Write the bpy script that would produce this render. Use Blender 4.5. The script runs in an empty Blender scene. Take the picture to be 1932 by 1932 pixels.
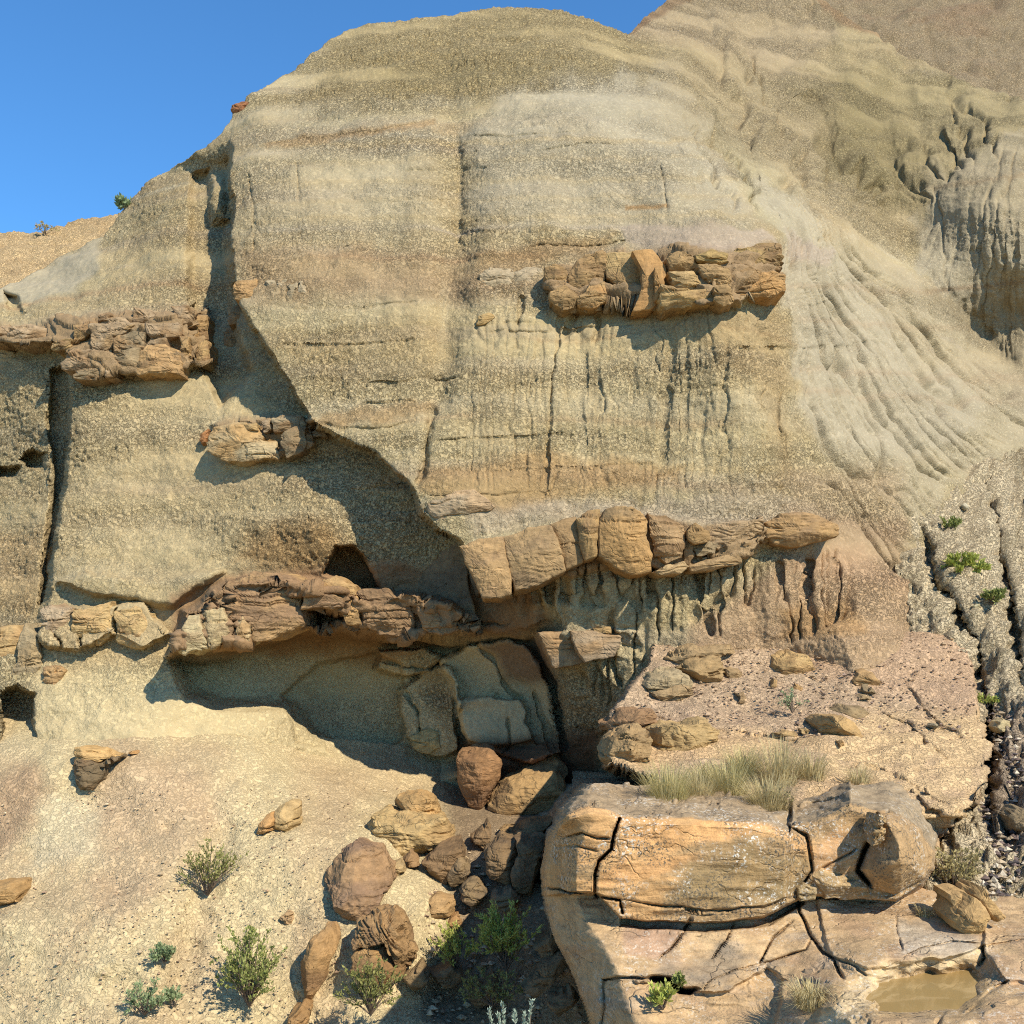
import bpy, math, random
import numpy as np

# ------------------------------------------------------------------ camera, sky, sun, exposure
scene = bpy.context.scene
COL = scene.collection
FPX = 1980.0            # focal length in units of a 1932-pixel-wide frame
CX, HY = 966.0, 1200.0  # frame centre and eye-level line
cam_data = bpy.data.cameras.new('camera')
cam = bpy.data.objects.new('camera', cam_data)
COL.objects.link(cam)
cam.location = (0, 0, 0)
cam.rotation_euler = (math.radians(90), 0, 0)
cam_data.sensor_width = 36.0
cam_data.lens = 36.0 * FPX / 1932.0
cam_data.shift_y = (HY - 966.0) / 1932.0
cam_data.clip_start = 0.1
cam_data.clip_end = 2000.0
scene.camera = cam

SUN_AZ = math.radians(40.0)     # to the right of straight-behind-the-camera
SUN_EL = math.radians(42.0)
sx = math.sin(SUN_AZ) * math.cos(SUN_EL)
sy = -math.cos(SUN_AZ) * math.cos(SUN_EL)
sz = math.sin(SUN_EL)
world = bpy.data.worlds.new('World')
scene.world = world
world.use_nodes = True
wn = world.node_tree.nodes
wl = world.node_tree.links
wn.clear()
w_out = wn.new('ShaderNodeOutputWorld')
w_bg = wn.new('ShaderNodeBackground')
w_sky = wn.new('ShaderNodeTexSky')
w_sky.sky_type = 'NISHITA'
w_sky.sun_disc = False
w_sky.sun_elevation = SUN_EL
w_sky.sun_rotation = math.atan2(sx, sy)
w_sky.altitude = 800.0
w_sky.air_density = 1.0
w_sky.dust_density = 0.0
w_sky.ozone_density = 4.0
w_bg.inputs['Strength'].default_value = 0.148
w_tint = wn.new('ShaderNodeMix'); w_tint.data_type = 'RGBA'; w_tint.blend_type = 'MULTIPLY'
w_tint.inputs[0].default_value = 1.0
w_tint.inputs[7].default_value = (0.50, 0.89, 1.10, 1.0)      # deep, dry prairie blue
wl.new(w_sky.outputs[0], w_tint.inputs[6])
wl.new(w_tint.outputs[2], w_bg.inputs['Color'])
wl.new(w_bg.outputs[0], w_out.inputs['Surface'])

sun_data = bpy.data.lights.new('sun', 'SUN')
sun_data.energy = 4.9
sun_data.angle = math.radians(0.5)
sun_data.color = (1.0, 0.91, 0.77)
sun = bpy.data.objects.new('sun', sun_data)
COL.objects.link(sun)
from mathutils import Vector
sun.rotation_euler = Vector((sx, sy, sz)).to_track_quat('Z', 'Y').to_euler()
sun.location = (20, -20, 30)

vs = scene.view_settings
vs.view_transform = 'Standard'
vs.look = 'None'
vs.exposure = 0.44
vs.gamma = 1.0
vs.use_curve_mapping = False
scene.cycles.use_denoising = False
scene.cycles.max_bounces = 4
scene.cycles.diffuse_bounces = 3
scene.cycles.filter_width = 1.1

# ------------------------------------------------------------------ numeric helpers
random.seed(4)
rng = np.random.default_rng(7)

def unproj(px, py, D):
    px = np.asarray(px, float); py = np.asarray(py, float); D = np.asarray(D, float)
    return np.stack(np.broadcast_arrays((px - CX) / FPX * D, D, (HY - py) / FPX * D), -1)

def _hash(ix, iy, iz, seed):
    h = (ix.astype(np.int64) * 374761393 + iy.astype(np.int64) * 668265263 + iz.astype(np.int64) * 2147483647 + seed * 974711) & 0xFFFFFFFF
    h = ((h ^ (h >> 13)) * 1274126177) & 0xFFFFFFFF
    h = ((h ^ (h >> 16)) * 2246822519) & 0xFFFFFFFF
    return ((h ^ (h >> 15)) & 0xFFFFFF).astype(np.float32) / np.float32(0xFFFFFF)

def vnoise(x, y, z=None, seed=0):
    """value noise in -1..1"""
    x = np.asarray(x, np.float32); y = np.asarray(y, np.float32)
    xi = np.floor(x); yi = np.floor(y)
    fx = x - xi; fy = y - yi
    fx = fx * fx * fx * (fx * (fx * 6 - 15) + 10)
    fy = fy * fy * fy * (fy * (fy * 6 - 15) + 10)
    if z is None:
        zi = np.zeros_like(xi)
        a = _hash(xi, yi, zi, seed); b = _hash(xi + 1, yi, zi, seed)
        c = _hash(xi, yi + 1, zi, seed); d = _hash(xi + 1, yi + 1, zi, seed)
        v = (a + (b - a) * fx) * (1 - fy) + (c + (d - c) * fx) * fy
        return v * 2 - 1
    z = np.asarray(z, np.float32)
    zi = np.floor(z); fz = z - zi
    fz = fz * fz * fz * (fz * (fz * 6 - 15) + 10)
    out = 0
    for k in (0, 1):
        a = _hash(xi, yi, zi + k, seed); b = _hash(xi + 1, yi, zi + k, seed)
        c = _hash(xi, yi + 1, zi + k, seed); d = _hash(xi + 1, yi + 1, zi + k, seed)
        v = (a + (b - a) * fx) * (1 - fy) + (c + (d - c) * fx) * fy
        out = out + v * (fz if k else 1 - fz)
    return out * 2 - 1

def fbm(x, y, z=None, oct=4, seed=0, gain=0.5):
    s = 0; a = 1.0; f = 1.0; n = 0
    for o in range(oct):
        s = s + a * vnoise(x * f + o * 17.3, y * f + o * 9.1, None if z is None else z * f + o * 5.7, seed + o)
        n += a; a *= gain; f *= 2.03
    return s / n

def sstep(a, b, x):
    t = np.clip((x - a) / (b - a), 0, 1)
    return t * t * (3 - 2 * t)

def seg_dist(px, py, pts):
    best = np.full(px.shape, 1e9, np.float32)
    tt = np.zeros(px.shape, np.float32)
    n = len(pts) - 1
    for i in range(n):
        (x0, y0), (x1, y1) = pts[i], pts[i + 1]
        dx, dy = x1 - x0, y1 - y0
        L = dx * dx + dy * dy + 1e-9
        t = np.clip(((px - x0) * dx + (py - y0) * dy) / L, 0, 1)
        d = np.hypot(px - x0 - t * dx, py - y0 - t * dy)
        m = d < best
        best = np.where(m, d, best); tt = np.where(m, (i + t) / n, tt)
    return best, tt

def poly_sdf(px, py, pts):
    """signed distance, positive inside"""
    d, _ = seg_dist(px, py, list(pts) + [pts[0]])
    inside = np.zeros(px.shape, bool)
    j = len(pts) - 1
    for i in range(len(pts)):
        xi, yi = pts[i]; xj, yj = pts[j]
        if yi != yj:
            c = ((yi > py) != (yj > py)) & (px < (xj - xi) * (py - yi) / (yj - yi) + xi)
            inside ^= c
        j = i
    return np.where(inside, d, -d)

class TPS:
    def __init__(self, ctrl):
        c = np.array(ctrl, float)
        self.xy = c[:, :2] / 1000.0
        n = len(c)
        r = np.linalg.norm(self.xy[:, None] - self.xy[None], axis=-1)
        K = self.k(r) + 0.0006 * np.eye(n)
        Pm = np.c_[np.ones(n), self.xy]
        A = np.block([[K, Pm], [Pm.T, np.zeros((3, 3))]])
        self.w = np.linalg.solve(A, np.r_[c[:, 2], 0, 0, 0])
    def k(self, r):
        return np.where(r > 0, r * r * np.log(r + 1e-12), 0)
    def at(self, px, py):
        px = np.asarray(px, float) / 1000; py = np.asarray(py, float) / 1000
        sh = px.shape
        p = np.stack([px.ravel(), py.ravel()], -1)
        out = np.empty(len(p))
        for s in range(0, len(p), 20000):
            q = p[s:s + 20000]
            r = np.linalg.norm(q[:, None] - self.xy[None], axis=-1)
            out[s:s + 20000] = self.k(r) @ self.w[:-3] + self.w[-3] + q @ self.w[-2:]
        return out.reshape(sh)
    def grid(self, px, py, x0, x1, y0, y1, step=14):
        gx = np.arange(x0, x1 + step, step); gy = np.arange(y0, y1 + step, step)
        X, Y = np.meshgrid(gx, gy)
        G = self.at(X, Y)
        u = np.clip((px - x0) / step, 0, len(gx) - 1.001); v = np.clip((py - y0) / step, 0, len(gy) - 1.001)
        i = u.astype(int); j = v.astype(int); fu = u - i; fv = v - j
        return (G[j, i] * (1 - fu) + G[j, i + 1] * fu) * (1 - fv) + (G[j + 1, i] * (1 - fu) + G[j + 1, i + 1] * fu) * fv

def srgb(r, g, b):
    f = lambda c: ((c / 255.0 + 0.055) / 1.055) ** 2.4 if c > 10 else c / 255.0 / 12.92
    c = np.array([f(r), f(g), f(b)])
    return c * 0.87 + c.mean() * 0.13

# ------------------------------------------------------------------ materials
def new_mat(name):
    m = bpy.data.materials.new(name); m.use_nodes = True
    nt = m.node_tree; nt.nodes.clear()
    out = nt.nodes.new('ShaderNodeOutputMaterial')
    b = nt.nodes.new('ShaderNodeBsdfPrincipled')
    nt.links.new(b.outputs[0], out.inputs['Surface'])
    b.inputs['Roughness'].default_value = 0.95
    b.inputs['Specular IOR Level'].default_value = 0.15
    return m, nt, b

def N(nt, t, **kw):
    n = nt.nodes.new(t)
    if 'noise_dimensions' in kw: n.noise_dimensions = kw.pop('noise_dimensions')
    for k, v in kw.items():
        if k in n.inputs: n.inputs[k].default_value = v
        else: setattr(n, k, v)
    return n

def math_n(nt, op, a, b=None, clamp=False):
    n = nt.nodes.new('ShaderNodeMath'); n.operation = op; n.use_clamp = clamp
    for i, v in enumerate((a, b)):
        if v is None: continue
        if isinstance(v, (int, float)): n.inputs[i].default_value = v
        else: nt.links.new(v, n.inputs[i])
    return n.outputs[0]

def mixc(nt, fac, a, b, mode='MIX'):
    n = nt.nodes.new('ShaderNodeMix'); n.data_type = 'RGBA'; n.blend_type = mode
    for i, v in ((0, fac), (6, a), (7, b)):
        if isinstance(v, (int, float)): n.inputs[i].default_value = v
        elif isinstance(v, tuple): n.inputs[i].default_value = v
        else: nt.links.new(v, n.inputs[i])
    return n.outputs[2]

def ramp(nt, src, lo, hi, a=0.0, b=1.0):
    n = nt.nodes.new('ShaderNodeMapRange')
    n.inputs[1].default_value = lo; n.inputs[2].default_value = hi
    n.inputs[3].default_value = a; n.inputs[4].default_value = b
    nt.links.new(src, n.inputs[0])
    return n.outputs[0]

def mat_mud():
    m, nt, b = new_mat('badland_mudstone')
    geo = N(nt, 'ShaderNodeNewGeometry')
    col = N(nt, 'ShaderNodeAttribute', attribute_name='Col')
    pop = N(nt, 'ShaderNodeAttribute', attribute_name='pop')
    n1 = N(nt, 'ShaderNodeTexNoise', Scale=18.0, Detail=3.0, Roughness=0.6)
    n2 = N(nt, 'ShaderNodeTexNoise', Scale=34.0, Detail=2.0, Roughness=0.6)
    n3 = N(nt, 'ShaderNodeTexNoise', Scale=1.3, Detail=4.0, Roughness=0.6)
    for n in (n1, n2, n3): nt.links.new(geo.outputs['Position'], n.inputs['Vector'])
    f = ramp(nt, n1.outputs[0], 0.3, 0.7, 0.88, 1.12)
    f2 = ramp(nt, n2.outputs[0], 0.3, 0.7, 0.95, 1.05)
    f3 = ramp(nt, n3.outputs[0], 0.3, 0.7, 0.92, 1.08)
    ff = math_n(nt, 'MULTIPLY', math_n(nt, 'MULTIPLY', f, f2), f3)
    hs = N(nt, 'ShaderNodeVectorMath', operation='SCALE')
    nt.links.new(col.outputs['Color'], hs.inputs[0]); nt.links.new(ff, hs.inputs['Scale'])
    nt.links.new(hs.outputs[0], b.inputs['Base Color'])
    ab = math_n(nt, 'ABSOLUTE', math_n(nt, 'SUBTRACT', n1.outputs[0], 0.5))
    cre = ramp(nt, ab, 0.0, 0.06)
    h = math_n(nt, 'ADD', math_n(nt, 'MULTIPLY', cre, 0.40), math_n(nt, 'ADD', math_n(nt, 'MULTIPLY', n1.outputs[0], 0.35), math_n(nt, 'MULTIPLY', n2.outputs[0], 0.30)))
    bp = N(nt, 'ShaderNodeBump', Distance=0.06)
    nt.links.new(h, bp.inputs['Height'])
    nt.links.new(ramp(nt, pop.outputs['Fac'], 0, 1, 0.12, 1.0), bp.inputs['Strength'])
    nt.links.new(bp.outputs[0], b.inputs['Normal'])
    return m

def mat_stone(name, lichen=0.0, lam=1.0, rough=0.85):
    m, nt, b = new_mat(name)
    b.inputs['Roughness'].default_value = rough
    b.inputs['Specular IOR Level'].default_value = 0.25
    geo = N(nt, 'ShaderNodeNewGeometry')
    col = N(nt, 'ShaderNodeAttribute', attribute_name='Col')
    mp = N(nt, 'ShaderNodeMapping'); mp.inputs['Scale'].default_value = (1.6, 1.6, 8.0)
    nt.links.new(geo.outputs['Position'], mp.inputs['Vector'])
    nl = N(nt, 'ShaderNodeTexNoise', Scale=3.0, Detail=6.0, Roughness=0.6, Distortion=0.6)
    nt.links.new(mp.outputs[0], nl.inputs['Vector'])
    n1 = N(nt, 'ShaderNodeTexNoise', Scale=9.0, Detail=6.0, Roughness=0.65)
    n2 = N(nt, 'ShaderNodeTexNoise', Scale=75.0, Detail=4.0, Roughness=0.7)
    for n in (n1, n2): nt.links.new(geo.outputs['Position'], n.inputs['Vector'])
    ff = math_n(nt, 'MULTIPLY', ramp(nt, nl.outputs[0], 0.3, 0.7, 0.88, 1.1), ramp(nt, n1.outputs[0], 0.3, 0.7, 0.72, 1.25))
    ff = math_n(nt, 'MULTIPLY', ff, ramp(nt, n2.outputs[0], 0.3, 0.7, 0.85, 1.15))
    hs = N(nt, 'ShaderNodeVectorMath', operation='SCALE')
    nt.links.new(col.outputs['Color'], hs.inputs[0]); nt.links.new(ff, hs.inputs['Scale'])
    c = hs.outputs[0]
    if lichen > 0:
        pn = N(nt, 'ShaderNodeTexNoise', Scale=2.6, Detail=3.0); nt.links.new(geo.outputs['Position'], pn.inputs['Vector'])
        sp = N(nt, 'ShaderNodeTexNoise', Scale=38.0, Detail=3.0, Roughness=0.7); nt.links.new(geo.outputs['Position'], sp.inputs['Vector'])
        a = math_n(nt, 'MULTIPLY', ramp(nt, pn.outputs[0], 0.46, 0.60), ramp(nt, sp.outputs[0], 0.55, 0.62))
        c = mixc(nt, math_n(nt, 'MULTIPLY', a, lichen, True), c, (0.62, 0.58, 0.48, 1))
        pn2 = N(nt, 'ShaderNodeTexNoise', Scale=3.4, Detail=3.0, W=3.0, noise_dimensions='4D'); nt.links.new(geo.outputs['Position'], pn2.inputs['Vector'])
        sp2 = N(nt, 'ShaderNodeTexNoise', Scale=52.0, Detail=3.0, Roughness=0.75, W=9.0, noise_dimensions='4D'); nt.links.new(geo.outputs['Position'], sp2.inputs['Vector'])
        a2 = math_n(nt, 'MULTIPLY', ramp(nt, pn2.outputs[0], 0.44, 0.58), ramp(nt, sp2.outputs[0], 0.52, 0.58))
        c = mixc(nt, math_n(nt, 'MULTIPLY', a2, min(1.0, lichen), True), c, (0.10, 0.085, 0.06, 1))
    nt.links.new(c, b.inputs['Base Color'])
    mv = N(nt, 'ShaderNodeMapping'); mv.inputs['Scale'].default_value = (1.0, 1.0, 2.4)
    dn = N(nt, 'ShaderNodeTexNoise', Scale=4.0, Detail=3.0); nt.links.new(geo.outputs['Position'], dn.inputs['Vector'])
    va = N(nt, 'ShaderNodeVectorMath', operation='MULTIPLY_ADD'); va.inputs[1].default_value = (.35, .35, .35)
    nt.links.new(dn.outputs['Color'], va.inputs[0]); nt.links.new(geo.outputs['Position'], va.inputs[2])
    nt.links.new(va.outputs[0], mv.inputs['Vector'])
    vo = N(nt, 'ShaderNodeTexVoronoi', Scale=2.1, feature='DISTANCE_TO_EDGE'); nt.links.new(mv.outputs[0], vo.inputs['Vector'])
    gate = N(nt, 'ShaderNodeTexNoise', Scale=1.7, Detail=2.0); nt.links.new(geo.outputs['Position'], gate.inputs['Vector'])
    jr = ramp(nt, vo.outputs['Distance'], 0.0, 0.035, -0.6 * lam, 0.0)
    jt = math_n(nt, 'MULTIPLY', jr, ramp(nt, gate.outputs[0], 0.46, 0.58))
    h = math_n(nt, 'ADD', math_n(nt, 'ADD', jt, math_n(nt, 'MULTIPLY', nl.outputs[0], 0.7 * lam)), math_n(nt, 'ADD', math_n(nt, 'MULTIPLY', n1.outputs[0], 0.35), math_n(nt, 'MULTIPLY', n2.outputs[0], 0.16)))
    bp = N(nt, 'ShaderNodeBump', Distance=0.05, Strength=0.75)
    nt.links.new(h, bp.inputs['Height']); nt.links.new(bp.outputs[0], b.inputs['Normal'])
    return m

def mat_leaf(name, c1, c2, trans=0.25):
    m, nt, b = new_mat(name)
    b.inputs['Roughness'].default_value = 0.7
    oi = N(nt, 'ShaderNodeNewGeometry')
    c = mixc(nt, oi.outputs['Random Per Island'], tuple(c1) + (1,), tuple(c2) + (1,))
    nt.links.new(c, b.inputs['Base Color'])
    tr = N(nt, 'ShaderNodeBsdfTranslucent'); nt.links.new(c, tr.inputs['Color'])
    mx = N(nt, 'ShaderNodeMixShader'); mx.inputs[0].default_value = trans
    nt.links.new(b.outputs[0], mx.inputs[1]); nt.links.new(tr.outputs[0], mx.inputs[2])
    out = [n for n in nt.nodes if n.type == 'OUTPUT_MATERIAL'][0]
    nt.links.new(mx.outputs[0], out.inputs['Surface'])
    return m

def mat_plain(name, c, var=0.2, scale=20.0, rough=0.9):
    m, nt, b = new_mat(name)
    b.inputs['Roughness'].default_value = rough
    geo = N(nt, 'ShaderNodeNewGeometry')
    n = N(nt, 'ShaderNodeTexNoise', Scale=scale, Detail=4.0); nt.links.new(geo.outputs['Position'], n.inputs['Vector'])
    lo = tuple(x * (1 - var) for x in c) + (1,); hi = tuple(min(1, x * (1 + var)) for x in c) + (1,)
    nt.links.new(mixc(nt, ramp(nt, n.outputs[0], 0.3, 0.7), lo, hi), b.inputs['Base Color'])
    return m

MUD = mat_mud()
STONE = mat_stone('sandstone')
SMOOTH = mat_stone('smooth_sandstone', lam=0.4)
LICHEN = mat_stone('lichen_sandstone', lichen=1.0, lam=0.5)
LICHEN2 = mat_stone('sparse_lichen_sandstone', lichen=0.55, lam=0.6)
BARK = mat_plain('shrub_bark', (0.16, 0.12, 0.085))
WATER, _nt, _b = new_mat('muddy_water')
_b.inputs['Base Color'].default_value = (0.30, 0.205, 0.08, 1)
_b.inputs['Roughness'].default_value = 0.06
_b.inputs['Specular IOR Level'].default_value = 0.3

# ------------------------------------------------------------------ mesh output
def mesh_obj(name, verts, faces, mat, parent=None, col=None, pop=None, smooth=True):
    me = bpy.data.meshes.new(name)
    verts = np.asarray(verts, np.float32).reshape(-1, 3)
    faces = np.asarray(faces)
    k = faces.shape[1]
    me.vertices.add(len(verts)); me.vertices.foreach_set('co', verts.ravel())
    me.loops.add(faces.size); me.loops.foreach_set('vertex_index', faces.astype(np.int32).ravel())
    me.polygons.add(len(faces))
    me.polygons.foreach_set('loop_start', np.arange(0, faces.size, k, dtype=np.int32))
    me.polygons.foreach_set('loop_total', np.full(len(faces), k, np.int32))
    me.polygons.foreach_set('use_smooth', np.full(len(faces), smooth))
    me.update(calc_edges=True)
    if col is not None:
        a = me.attributes.new('Col', 'FLOAT_COLOR', 'POINT')
        c = np.ones((len(verts), 4), np.float32); c[:, :3] = np.asarray(col).reshape(-1, 3)
        a.data.foreach_set('color', c.ravel())
    if pop is not None:
        a = me.attributes.new('pop', 'FLOAT', 'POINT')
        a.data.foreach_set('value', np.asarray(pop, np.float32).ravel())
    me.materials.append(mat)
    o = bpy.data.objects.new(name, me); COL.objects.link(o)
    if parent is not None: o.parent = parent
    return o

def tag(o, label=None, cat=None, group=None, kind=None):
    if label: o['label'] = label
    if cat: o['category'] = cat
    if group: o['group'] = group
    if kind: o['kind'] = kind
    return o

def grid_faces(R, C):
    i = np.arange(R * C).reshape(R, C)
    return np.stack([i[:-1, :-1], i[:-1, 1:], i[1:, 1:], i[1:, :-1]], -1).reshape(-1, 4)

def grid_normals(P):
    du = np.gradient(P, axis=1); dv = np.gradient(P, axis=0)
    n = np.cross(du, dv)
    n /= np.linalg.norm(n, axis=-1, keepdims=True) + 1e-9
    s = np.sign(n[..., 1:2]); s[s == 0] = 1
    return -n * s          # faces the viewer side (negative y)

def cols_axis(x0, x1, fine0, fine1, step, coarse):
    a = np.arange(x0, fine0, coarse); b = np.arange(fine0, fine1, step); c = np.arange(fine1, x1 + coarse, coarse)
    return np.concatenate([a, b, c]).astype(float)

def crv(pts, x):
    p = np.array(pts, float)
    return np.interp(x, p[:, 0], p[:, 1])

class Sheet:
    """a piece of terrain: a grid whose rows climb from its foot to its skyline"""
    def __init__(self, cols, bottom, top, rows, power=1.0):
        self.cols = cols
        t = np.linspace(0, 1, rows) ** power
        b = np.broadcast_to(crv(bottom, cols), cols.shape); tp = crv(top, cols)
        self.px = np.broadcast_to(cols[None, :], (rows, len(cols))).copy()
        self.py = b[None] + (tp - b)[None] * t[:, None]
        self.D = None
        self.col = np.zeros(self.px.shape + (3,)); self.pop = np.ones(self.px.shape)
        self.wx = 8 * fbm(self.px / 38, self.py / 38, oct=3, seed=91)
        self.wy = 8 * fbm(self.px / 38, self.py / 38, oct=3, seed=55)
        self.extra = np.zeros(self.px.shape)
    def bbox(self, pts, m):
        a = np.array(pts); 
        ok = (self.px > a[:, 0].min() - m) & (self.px < a[:, 0].max() + m) & (self.py > a[:, 1].min() - m) & (self.py < a[:, 1].max() + m)
        r = np.where(ok.any(1))[0]; c = np.where(ok.any(0))[0]
        if len(r) == 0 or len(c) == 0: return None
        return slice(r[0], r[-1] + 1), slice(c[0], c[-1] + 1)
    def mask(self, pts, feather=10, wob=1.0):
        out = np.zeros(self.px.shape)
        s = self.bbox(pts, feather + 25)
        if s is None: return out
        sd = poly_sdf(self.px[s] + wob * self.wx[s], self.py[s] + wob * self.wy[s], pts)
        out[s] = sstep(-feather, feather, sd)
        return out
    def carve(self, pts, width, depth, wob=0.5, taper=True, wide=0):
        s = self.bbox(pts, width * max(3, 2.5 * wide) + 10)
        if s is None: return
        d, t = seg_dist(self.px[s] + wob * self.wx[s], self.py[s] + wob * self.wy[s], pts)
        k = np.exp(-(d / width) ** 2)
        if taper: k = k * np.minimum(1, np.minimum(t, 1 - t) * 8 + 0.15)
        self.D[s] += depth * k
        if wide: self.D[s] += depth * 1.1 * np.exp(-(d / (width * wide)) ** 2) * np.minimum(1, np.minimum(t, 1 - t) * 6)
    def paint(self, m, c, a=1.0, pop=None):
        m = np.clip(m * a, 0, 1)
        self.col = self.col * (1 - m[..., None]) + np.asarray(c) * m[..., None]
        if pop is not None: self.pop = self.pop * (1 - m) + pop * m
    def at(self, x, y):
        j = int(np.clip(np.searchsorted(self.cols, x), 0, len(self.cols) - 1))
        colpy = self.py[:, j]
        o = np.argsort(colpy)
        return float(np.interp(y, colpy[o], self.D[:, j][o]))
    def build(self, name, mat, amp=0.02, scale=0.05, mid=0.05, back=None, parent=None, split=None):
        P = unproj(self.px, self.py, self.D)
        n = grid_normals(P)
        x, y, z = P[..., 0], P[..., 1], P[..., 2]
        q = mid * fbm(x / 0.5, y / 0.5, z / 0.4, oct=4, seed=3)
        if amp > 0:
            w1 = vnoise(x / scale, y / scale, z / scale * 1.15, 11) + 0.45 * vnoise(x / scale * 2.1, y / scale * 2.1, z / scale * 2.1, 12)
            w2 = vnoise(x / scale / 1.9, y / scale / 1.9, z / scale / 1.9, 13) + 0.5 * vnoise(x / scale, y / scale, z / scale, 14)
            c1 = np.exp(-(w1 / 0.20) ** 2); c2 = np.exp(-(w2 / 0.14) ** 2)
            sel = 0.35 + 0.65 * sstep(-0.3, 0.4, fbm(x / 0.35, y / 0.35, z / 0.35, oct=2, seed=15))
            q = q - amp * self.pop * sel * (0.75 * c1 + 0.6 * c2) + amp * self.pop * 0.35 * w1
        q = q + self.extra
        P = P + n * q[..., None]
        col, pop = self.col, self.pop
        R, C = self.px.shape
        if back:                       # carry the crest over and down the far side
            rowsb = []
            for dy, dz in back:
                rowsb.append(P[-1] + np.array([0, dy, dz]))
            P = np.concatenate([P, np.array(rowsb)], 0)
            col = np.concatenate([col, np.repeat(col[-1:], len(back), 0)], 0)
            pop = np.concatenate([pop, np.repeat(pop[-1:], len(back), 0)], 0)
            R += len(back)
        F_all = grid_faces(R, C)
        if split:                      # pieces along the joints become objects of their own
            lab = split['label'].ravel()[F_all].max(1)
            Pf_, cf_, pf_ = P.reshape(-1, 3), col.reshape(-1, 3), pop.ravel()
            for k_, (nm, mt, par) in enumerate(split['parts'], 1):
                fs = F_all[lab == k_]
                if len(fs) == 0: continue
                u_, inv = np.unique(fs, return_inverse=True)
                mesh_obj(nm, Pf_[u_], inv.reshape(fs.shape), mt, par, cf_[u_], pf_[u_])
            fs = F_all[lab == 0]
            u_, inv = np.unique(fs, return_inverse=True)
            return tag(mesh_obj(name, Pf_[u_], inv.reshape(fs.shape), mat, parent, cf_[u_], pf_[u_]), kind='structure')
        o = mesh_obj(name, P, F_all, mat, parent, col, pop)
        return tag(o, kind='structure') if parent is None else o

# colours of the ground and rock (linear albedo)
OLIVE = srgb(196, 176, 128); OLIVE_D = srgb(180, 158, 108); PALE = srgb(186, 173, 144); TAN = srgb(202, 176, 124)
RUST = srgb(178, 134, 74); PURP = srgb(170, 142, 118); LILAC = srgb(184, 164, 142); BUFF = srgb(206, 182, 134)
BROWN = srgb(150, 112, 76); SAND = srgb(180, 144, 94); ORNG = srgb(192, 138, 76); GREYB = srgb(140, 120, 96)
DARKB = srgb(120, 88, 62); YSAND = srgb(204, 158, 92); PINK = srgb(182, 148, 118)

# ================================================================== CLIFF
cols = cols_axis(-520, 2480, -20, 1952, 2.05, 16)
sky_line = [(-520, 700), (-300, 620), (0, 548), (60, 520), (120, 480), (195, 445), (222, 402), (260, 362), (300, 331), (345, 305), (385, 275), (420, 250), (436, 226), (446, 205), (470, 183), (500, 165), (535, 142), (560, 128), (580, 108), (610, 82), (650, 58), (690, 45), (760, 37), (810, 34), (870, 23), (930, 15), (1000, 13), (1060, 19), (1110, 34), (1150, 52), (1180, 64), (1192, 58), (1215, 34), (1260, 0), (1330, -45), (1400, -65), (1480, -50), (1560, 0), (1620, 42), (1686, 86), (1747, 104), (1812, 144), (1902, 173), (2000, 230), (2200, 330), (2480, 450)]
S = Sheet(cols, [(-600, 1640), (2500, 1640)], sky_line, 660, power=0.93)
main_ctrl = [(500,1000,14.2),(700,1000,14.1),(900,1000,13.9),(1100,1000,14.0),(1300,1000,14.0),(1480,1000,14.2),(300,1000,14.5),(100,1000,15),(-300,1000,16),
 (300,800,15.2),(500,800,15.0),(700,800,14.7),(900,800,14.5),(1100,800,14.5),(1300,800,14.5),(1470,800,14.6),(-300,700,17),
 (300,600,16.2),(450,600,15.8),(700,600,15.4),(900,600,15.2),(1200,600,15.2),(1470,600,15.3),
 (300,420,18),(450,420,16.6),(700,420,16.3),(900,420,16.1),(1200,420,16.1),(1430,420,16.4),
 (460,260,18.2),(700,250,17.6),(900,250,17.5),(1200,250,17.5),(1320,260,18.2),
 (560,150,20.5),(700,150,19.6),(900,150,19.3),(1150,150,19.3),(1250,150,20.3),
 (700,50,23),(900,25,23.5),(1000,20,23.7),(1100,40,23.3),(1175,66,24),
 (1600,1000,14.8),(1720,1000,15.8),(1500,900,14.6),(1600,800,16.2),(1700,900,16.3),(1800,800,19),(1600,600,18.2),(1700,700,18.6),(1510,500,16.6),(1600,450,20.),(1500,380,18.6),(1700,560,20.8),(1900,740,22),(1932,1000,20),
 (1700,450,24),(1850,650,23.8),(1850,450,23.2),(1800,300,25),(1932,300,25),(1932,500,23.),(1600,300,24.5),(1400,250,21),(1300,120,23),(1250,70,25.5),(1400,100,27.5),(1600,150,29),(1260,0,31),(1500,0,33),(1400,-60,34),(1686,86,32),(1812,144,31),(1902,173,31),(1750,220,28.5),(2100,260,31),(2300,700,24),(2300,1000,20),(2100,400,26),
 (1500,1200,13.6),(1000,1200,14.2),(700,1200,14.4),(1700,1250,13.6),(1700,1500,12.8),(1200,1500,14),(700,1500,14),(1900,1200,17),(1900,1500,15),(2300,1400,16)]
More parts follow.
